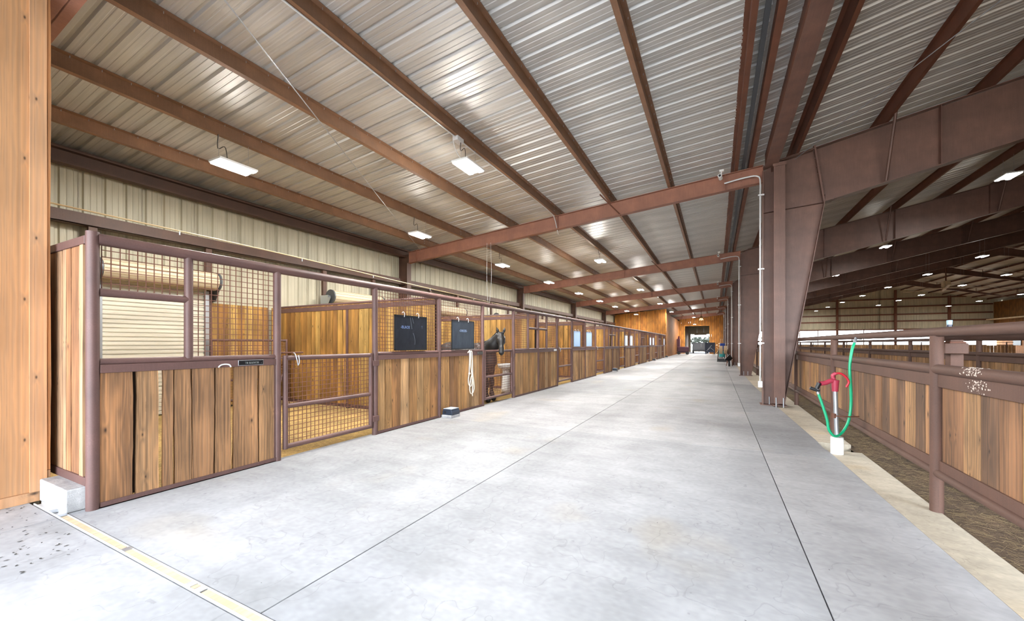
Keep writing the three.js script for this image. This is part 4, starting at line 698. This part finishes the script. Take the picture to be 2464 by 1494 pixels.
// ---------------------------------------------------------------- the horse
{
  const horse = thing('horse', 'dark brown-black horse looking out over the second stall gate', 'horse', [0, 0, 0]);
  const coat = std({ color: 0x1a1716, roughness: 0.5 });
  const field = (bones, k) => (x, y, z) => {
    let s = 0;
    for (const b of bones) {
      const px = x - b[0], py = y - b[1], pz = z - b[2], vx = b[4] - b[0], vy = b[5] - b[1], vz = b[6] - b[2], L = vx * vx + vy * vy + vz * vz;
      const h = L ? Math.max(0, Math.min(1, (px * vx + py * vy + pz * vz) / L)) : 0, dx = px - h * vx, dy = py - h * vy, dz = pz - h * vz;
      s += Math.exp(-(Math.sqrt(dx * dx + dy * dy + dz * dz) - (b[3] + (b[7] - b[3]) * h)) / k);
    }
    return Math.log(s) * k;     // minus the smooth distance
  };
  function surface(bones, k, cell) {
    const lo = V(1e9, 1e9, 1e9), hi = V(-1e9, -1e9, -1e9);
    for (const b of bones) for (const o of [0, 4]) { const r = b[o + 3] + 0.06; lo.min(V(b[o] - r, b[o + 1] - r, b[o + 2] - r)); hi.max(V(b[o] + r, b[o + 1] + r, b[o + 2] + r)); }
    const size = hi.clone().sub(lo), c = lo.clone().add(hi).multiplyScalar(0.5), half = Math.max(size.x, size.y, size.z) / 2, n = Math.ceil(2 * half / cell) + 2;
    const mc = new MarchingCubes(n, coat, false, false, 400000), f = field(bones, k), hs = n / 2;
    for (let z = 0; z < n; z++) for (let y = 0; y < n; y++) for (let x = 0; x < n; x++) {
      const X = c.x + (x - hs) / hs * half, Y = c.y + (y - hs) / hs * half, Z = c.z + (z - hs) / hs * half;
      mc.field[x + y * n + z * n * n] = (X < lo.x || Y < lo.y || Z < lo.z || X > hi.x || Y > hi.y || Z > hi.z) ? -1 : f(X, Y, Z);
    }
    mc.isolation = 0; mc.update();
    const g = new THREE.BufferGeometry(), m = mc.count; const p = mc.positionArray.slice(0, m * 3);
    for (let i = 0; i < m; i++) { p[3 * i] = p[3 * i] * half + c.x; p[3 * i + 1] = p[3 * i + 1] * half + c.y; p[3 * i + 2] = p[3 * i + 2] * half + c.z; }
    g.setAttribute('position', new THREE.BufferAttribute(p, 3)); const w = mergeVertices(g, 1e-4); w.computeVertexNormals(); return w.toNonIndexed();
  }
  // each bone: x, y, d, radius at both ends
  const B = (a, ra, b, rb) => [a[0], a[1], -a[2], ra, b[0], b[1], -b[2], rb];
  const fx = 0.55, fd = -0.835, lx = 0.835, ld = 0.55;               // where the head looks, and across the head
  const H = (f, l, y) => [-4.83 + f * fx + l * lx, y, 8.78 + f * fd + l * ld];
  const legF = (x, d) => [B([x - 0.05, 0.98, d], 0.125, [x, 0.78, d], 0.085), B([x, 0.78, d], 0.08, [x + 0.02, 0.46, d], 0.046), B([x + 0.02, 0.46, d], 0.052, [x + 0.02, 0.4, d], 0.045), B([x + 0.02, 0.4, d], 0.04, [x + 0.02, 0.16, d], 0.034), B([x + 0.02, 0.16, d], 0.044, [x + 0.06, 0.06, d], 0.045), B([x + 0.06, 0.05, d], 0.05, [x + 0.075, 0.025, d], 0.062)];
  const legH = (x, d) => [B([x, 1.05, d], 0.2, [x + 0.12, 0.78, d], 0.12), B([x + 0.12, 0.78, d], 0.11, [x - 0.1, 0.52, d], 0.055), B([x - 0.1, 0.52, d], 0.055, [x - 0.06, 0.17, d], 0.038), B([x - 0.06, 0.17, d], 0.045, [x, 0.07, d], 0.045), B([x, 0.05, d], 0.05, [x + 0.015, 0.025, d], 0.062)];
  const body = [
    B([-5.3, 1.1, 8.86], 0.25, [-6.0, 1.08, 9.02], 0.32), B([-6.0, 1.08, 9.02], 0.32, [-6.75, 1.14, 9.2], 0.29), B([-6.75, 1.2, 9.2], 0.27, [-7.0, 1.12, 9.26], 0.22),
    B([-5.55, 1.36, 8.92], 0.12, [-5.95, 1.33, 9.02], 0.12), B([-6.5, 1.36, 9.14], 0.14, [-6.95, 1.3, 9.25], 0.14), B([-5.18, 1.0, 8.82], 0.19, [-5.25, 0.86, 8.84], 0.16),
    B([-5.35, 1.22, 8.88], 0.22, [-5.1, 1.42, 8.84], 0.165), B([-5.1, 1.42, 8.84], 0.16, [-4.9, 1.64, 8.79], 0.1),
    ...legF(-5.2, 8.65), ...legF(-5.24, 8.99), ...legH(-6.85, 9.05), ...legH(-6.72, 9.4),
  ];
  const head = [
    B([-5.0, 1.52, 8.82], 0.125, [-4.9, 1.64, 8.79], 0.09), B(H(-0.02, 0, 1.67), 0.075, H(0.07, 0, 1.52), 0.082),
    B(H(0.0, 0.05, 1.6), 0.055, H(0.03, 0.05, 1.5), 0.06), B(H(0.0, -0.05, 1.6), 0.055, H(0.03, -0.05, 1.5), 0.06),
    B(H(0.07, 0, 1.54), 0.07, H(0.15, 0, 1.36), 0.05), B(H(0.04, 0, 1.46), 0.07, H(0.12, 0, 1.32), 0.045),
    B(H(0.15, 0.012, 1.34), 0.046, H(0.175, 0.015, 1.24), 0.05), B(H(0.15, -0.012, 1.34), 0.046, H(0.175, -0.015, 1.24), 0.05), B(H(0.14, 0, 1.25), 0.046, H(0.16, 0, 1.2), 0.04),
    B(H(0.06, 0.068, 1.575), 0.024, H(0.08, 0.06, 1.56), 0.02), B(H(0.06, -0.068, 1.575), 0.024, H(0.08, -0.06, 1.56), 0.02),
    B(H(-0.02, 0.055, 1.71), 0.026, H(-0.01, 0.085, 1.79), 0.027), B(H(-0.01, 0.085, 1.79), 0.027, H(0.0, 0.1, 1.86), 0.007),
    B(H(-0.02, -0.055, 1.71), 0.026, H(-0.01, -0.085, 1.79), 0.027), B(H(-0.01, -0.085, 1.79), 0.027, H(0.0, -0.1, 1.86), 0.007),
  ];
  part('body', mergeGeometries([surface(body, 0.03, 0.02), surface(head, 0.014, 0.009)]), coat, horse);
  for (const s of [-1, 1]) { const p = H(0.083, s * 0.078, 1.575), g = new THREE.SphereGeometry(0.017, 12, 9); g.translate(p[0], p[1], -p[2]); part('eye', g, std({ color: 0x050404, roughness: 0.08 }), horse); }
  for (const s of [-1, 1]) { const p = H(0.21, s * 0.028, 1.235), g = new THREE.SphereGeometry(0.012, 10, 8); g.scale(0.8, 1.3, 0.8); g.translate(p[0], p[1], -p[2]); part('nostril', g, M.black, horse); }
  const hair = std({ color: 0x14100f, roughness: 0.6 });
  part('mane', [rod(V(-4.93, 1.75, -8.8), V(-5.2, 1.52, -8.87), 0.025, 8, 0.05), rod(V(-5.2, 1.52, -8.87), V(-5.55, 1.44, -8.93), 0.05, 8, 0.03)], hair, horse);
  part('tail', [wire([V(-7.2, 1.28, -9.3), V(-7.32, 1.1, -9.33), V(-7.34, 0.8, -9.34), V(-7.3, 0.45, -9.33)], 0.055, 24, 8)], hair, horse);
}

// ---------------------------------------------------------------- far end of the aisle
{ const red = std({ color: 0x46142a, roughness: 0.4 });
  const t = thing('shop_cart', 'dark red machine with a tall upright handle by the plank wall at the aisle end', 'machine', [-4.0, 0, -58.5]);
  part('tank', rbx(-0.7, 0.75, 0.35, 1.05, -0.5, 0.5, 0.1), red, t); part('column', rbx(-0.75, -0.35, 0.4, 2.1, -0.3, 0.3, 0.05), red, t); part('head', rod(V(-0.55, 2.0, 0), V(-0.5, 2.5, 0), 0.14, 12, 0.08), red, t);
  for (const [x, z] of [[-0.5, 0.42], [0.55, 0.42], [-0.5, -0.42], [0.55, -0.42]]) part('wheel', rod(V(x, 0.2, z - 0.05), V(x, 0.2, z + 0.05), 0.2, 16), M.black, t); part('deck', rbx(-0.75, 0.75, 0.22, 0.34, -0.45, 0.45, 0.02), std({ color: 0x6b5560, roughness: 0.6 }), t); }
{ const grey = std({ color: 0x505258, roughness: 0.5 });
  const t = thing('utility_trailer', 'grey box trailer seen end-on in the far doorway', 'trailer', [-2.15, 0, -67]);
  part('body', rbx(-1.1, 1.1, 0.42, 1.62, -1.4, 0, 0.04), grey, t); part('tailgate', rbx(-1.0, 1.0, 0.55, 1.5, 0, 0.04, 0.01), std({ color: 0x5c5e64, roughness: 0.5 }), t); part('handle', rod(V(0.15, 0.95, 0.06), V(0.15, 1.45, 0.06), 0.03, 8), M.galv, t); part('bumper', rbx(-1.1, 1.1, 0.3, 0.44, -0.05, 0.1, 0.02), M.black, t);
  for (const s of [-1, 1]) part('wheel', rod(V(s * 1.0 - 0.1, 0.32, -0.7), V(s * 1.0 + 0.1, 0.32, -0.7), 0.32, 18), M.black, t); }
{ const navy = std({ color: 0x1f2740, roughness: 0.4 });
  const t = thing('tool_cabinet', 'dark navy open cabinet on feet standing beside the far doorway', 'cabinet', [-0.75, 0, -62.2]);
  part('shell', [bx(-0.65, 0.65, 0.25, 0.32, -0.4, 0.4), bx(-0.65, 0.65, 1.55, 1.62, -0.4, 0.4), bx(-0.65, -0.58, 0.25, 1.62, -0.4, 0.4), bx(0.58, 0.65, 0.25, 1.62, -0.4, 0.4), bx(-0.65, 0.65, 0.25, 1.62, -0.4, -0.35)], navy, t);
  part('tool', [rod(V(-0.3, 0.6, 0.1), V(0.2, 1.25, 0.1), 0.025, 8), rod(V(-0.45, 0.45, 0.1), V(0.0, 0.85, 0.1), 0.02, 8), rod(V(0.5, 0.5, 0.1), V(0.05, 0.9, 0.1), 0.02, 8)], M.galv, t); part('foot', [bx(-0.6, -0.45, 0, 0.25, -0.3, 0.3), bx(0.45, 0.6, 0, 0.25, -0.3, 0.3)], navy, t); }
{ const t = thing('saddle_stand', 'folding stand with rounded pale pads against the plank wall past the far doorway', 'stand', [0.3, 0, -60]);
  part('leg', rod(V(-0.4, 0, 0.1), V(0.25, 1.0, 0), 0.03, 8), M.pale, t); part('leg', rod(V(0.4, 0, 0.1), V(-0.25, 1.0, 0), 0.03, 8), M.pale, t); for (const [x, y] of [[-0.2, 1.25], [0.1, 1.45], [0.1, 1.1]]) part('pad', (() => { const g = new THREE.SphereGeometry(0.11, 12, 8); g.translate(x, y, 0); return g.toNonIndexed(); })(), M.pale, t); part('spine', rod(V(0, 0.6, 0), V(0.05, 1.5, 0), 0.025, 8), M.rust, t); }
{ const t = thing('hose_reel', 'pair of tan wound reels on a dark frame standing between far aisle columns', 'reel', [0.55, 0, -36.2]);
  for (const x of [-0.2, 0.12]) part('reel', [rod(V(x - 0.12, 0.95, 0), V(x + 0.12, 0.95, 0), 0.33, 22), rod(V(x - 0.15, 0.95, 0), V(x + 0.15, 0.95, 0), 0.1, 12)], std({ color: 0xa58f74, roughness: 0.9 }), t);
  part('stand', [rod(V(-0.45, 0, 0.25), V(-0.36, 1.0, 0), 0.035, 8), rod(V(-0.45, 0, -0.25), V(-0.36, 1.0, 0), 0.035, 8), rod(V(0.35, 0, 0.25), V(0.28, 1.0, 0), 0.035, 8), rod(V(0.35, 0, -0.25), V(0.28, 1.0, 0), 0.035, 8), rbx(-0.4, 0.35, 0.0, 0.25, -0.25, 0.25, 0.03)], M.black, t); }
{ const t = thing('wheelbarrow', 'black wheelbarrow tipped upright at the foot of the third tapered column', 'wheelbarrow', [0.75, 0, -29.3]);
  part('tray', (() => { const g = new THREE.CylinderGeometry(0.34, 0.2, 0.3, 4); g.rotateY(Math.PI / 4); g.rotateZ(0.9); g.translate(0, 0.5, 0); return g.toNonIndexed(); })(), M.black, t); part('wheel', rod(V(-0.05, 0.19, 0.3), V(0.05, 0.19, 0.3), 0.19, 18), M.black, t); part('handle', [rod(V(-0.1, 0.2, 0.3), V(-0.2, 1.0, -0.2), 0.02, 8), rod(V(0.2, 0.2, 0.3), V(0.2, 1.0, -0.2), 0.02, 8)], M.rust, t); part('leg', [rod(V(-0.15, 0, -0.2), V(-0.1, 0.4, -0.05), 0.02, 6), rod(V(0.2, 0, -0.2), V(0.15, 0.4, -0.05), 0.02, 6)], M.rust, t); }
{ const t = thing('cleaning_cart', 'teal and blue cleaning cart with broom handles beyond the reels along the column row', 'cart', [0.55, 0, -45.5]);
  part('bucket', lathe([[0.001, 0.12], [0.26, 0.12], [0.34, 0.7], [0.31, 0.7], [0.24, 0.15]]), std({ color: 0x2f8f92, roughness: 0.5 }), t); part('bag', rbx(-0.2, 0.25, 0.7, 1.5, -0.2, 0.2, 0.08), std({ color: 0x243f86, roughness: 0.8 }), t); for (const x of [-0.1, 0.05]) part('handle', rod(V(x, 0.5, 0), V(x - 0.05, 1.95, 0.05), 0.018, 8), M.pale, t); for (const [x, z] of [[-0.2, 0.2], [0.2, 0.2], [0, -0.22]]) part('caster', rod(V(x - 0.03, 0.06, z), V(x + 0.03, 0.06, z), 0.06, 12), M.black, t); }
{ const t = thing('aisle_fan', 'brown paddle fan with three lamp shades hanging under the roof at the aisle end', 'fan', [-1.5, 4.25, -50]);
  part('rod', rod(V(0, 0.3, 0), V(0, 1.05, 0), 0.03, 8), M.rust, t); part('motor', lathe([[0.001, 0.1], [0.14, 0.12], [0.16, 0.22], [0.1, 0.32], [0.001, 0.34]]), std({ color: 0x8a6a38, roughness: 0.4, metalness: 0.6 }), t);
  for (let i = 0; i < 5; i++) part('blade', (() => { const g = bx(0.16, 0.8, 0.2, 0.215, -0.08, 0.08); g.rotateY(i * 1.2566 + 0.3); return g; })(), std({ color: 0x3a2a20, roughness: 0.5 }), t);
  for (let i = 0; i < 3; i++) { const a = i * 2.094 + 0.5; part('shade', rod(V(0.1 * Math.cos(a), 0.1, 0.1 * Math.sin(a)), V(0.2 * Math.cos(a), -0.12, 0.2 * Math.sin(a)), 0.03, 12, 0.055), std({ color: 0xf0e6d0, emissive: 0xffe6b8, emissiveIntensity: 1.2 }), t); } }
{ const t = thing('arena_fan', 'huge ceiling fan with long thin blades hanging from the arena ridge', 'fan', [21.5, 7.3, -58]);
  part('rod', rod(V(0, 0.3, 0), V(0, 2.3, 0), 0.06, 8), M.rust, t); part('motor', rbx(-0.28, 0.28, 0, 0.75, -0.28, 0.28, 0.05), M.pale, t);
  for (let i = 0; i < 6; i++) part('blade', (() => { const g = bx(0.25, 3.6, -0.02, 0.03, -0.12, 0.12); g.rotateY(i * 1.047 + 0.25); return g; })(), std({ color: 0xa08c74, roughness: 0.5, metalness: 0.3 }), t); }
{ const t = thing('screen_valance', 'cream roller housing hung across the top of the bright far opening', 'housing', [-2.5, 3.0, -78.6]); part('box', rbx(-1.0, 1.0, 0, 0.4, -0.2, 0.2, 0.05), M.pale, t); part('bracket', [bx(-0.6, -0.52, 0.4, 1.2, -0.04, 0.04), bx(0.52, 0.6, 0.4, 1.2, -0.04, 0.04)], M.galv, t); }
// bare trees outside, seen through the far opening and the open band of the gable
function tree(x, d, h, label) {
  const t = thing('tree', label, 'tree', [x, -0.2, -d], 'trees outside the far opening'), l = [], tip = [];
  const grow = (p, dir, len, r, n) => { const q = p.clone().addScaledVector(dir, len); l.push(rod(p, q, r, 6, r * 0.65)); if (n === 0) { tip.push(q); return; } for (let i = 0; i < 3; i++) grow(q, V(dir.x + rr(-0.8, 0.8), dir.y + rr(-0.25, 0.35), dir.z + rr(-0.8, 0.8)).normalize(), len * rr(0.6, 0.8), r * 0.62, n - 1); };
  grow(V(0, 0, 0), V(rr(-0.1, 0.1), 1, 0), h * 0.3, h * 0.03, 4); part('trunk', l, std({ color: 0x171310, roughness: 0.9 }), t);
  const fo = []; for (const q of tip) for (let i = 0; i < 3; i++) { const g = new THREE.IcosahedronGeometry(rr(0.12, 0.3) * h / 5, 0); g.scale(1, 0.6, 1); g.translate(q.x + rr(-0.3, 0.3), q.y + rr(-0.2, 0.2), q.z + rr(-0.3, 0.3)); fo.push(g); } part('foliage', fo, std({ color: 0x1d2214, roughness: 0.9 }), t, true);
}
[[-3.9, 92, 3.5, 'on its low side'], [-3.1, 90, 3.1, 'above the trailer'], [-2.2, 91, 3.6, 'above the navy cabinet'], [-1.2, 93, 3.3, 'beside the inner edge']].forEach(([x, d, h, w]) => tree(x, d, h, `dark spreading tree outside the bright far doorway, ${w}`));
tree(12, 118, 4.5, 'small tree outside beyond the open band of the arena gable');

renderer.render(scene, camera);
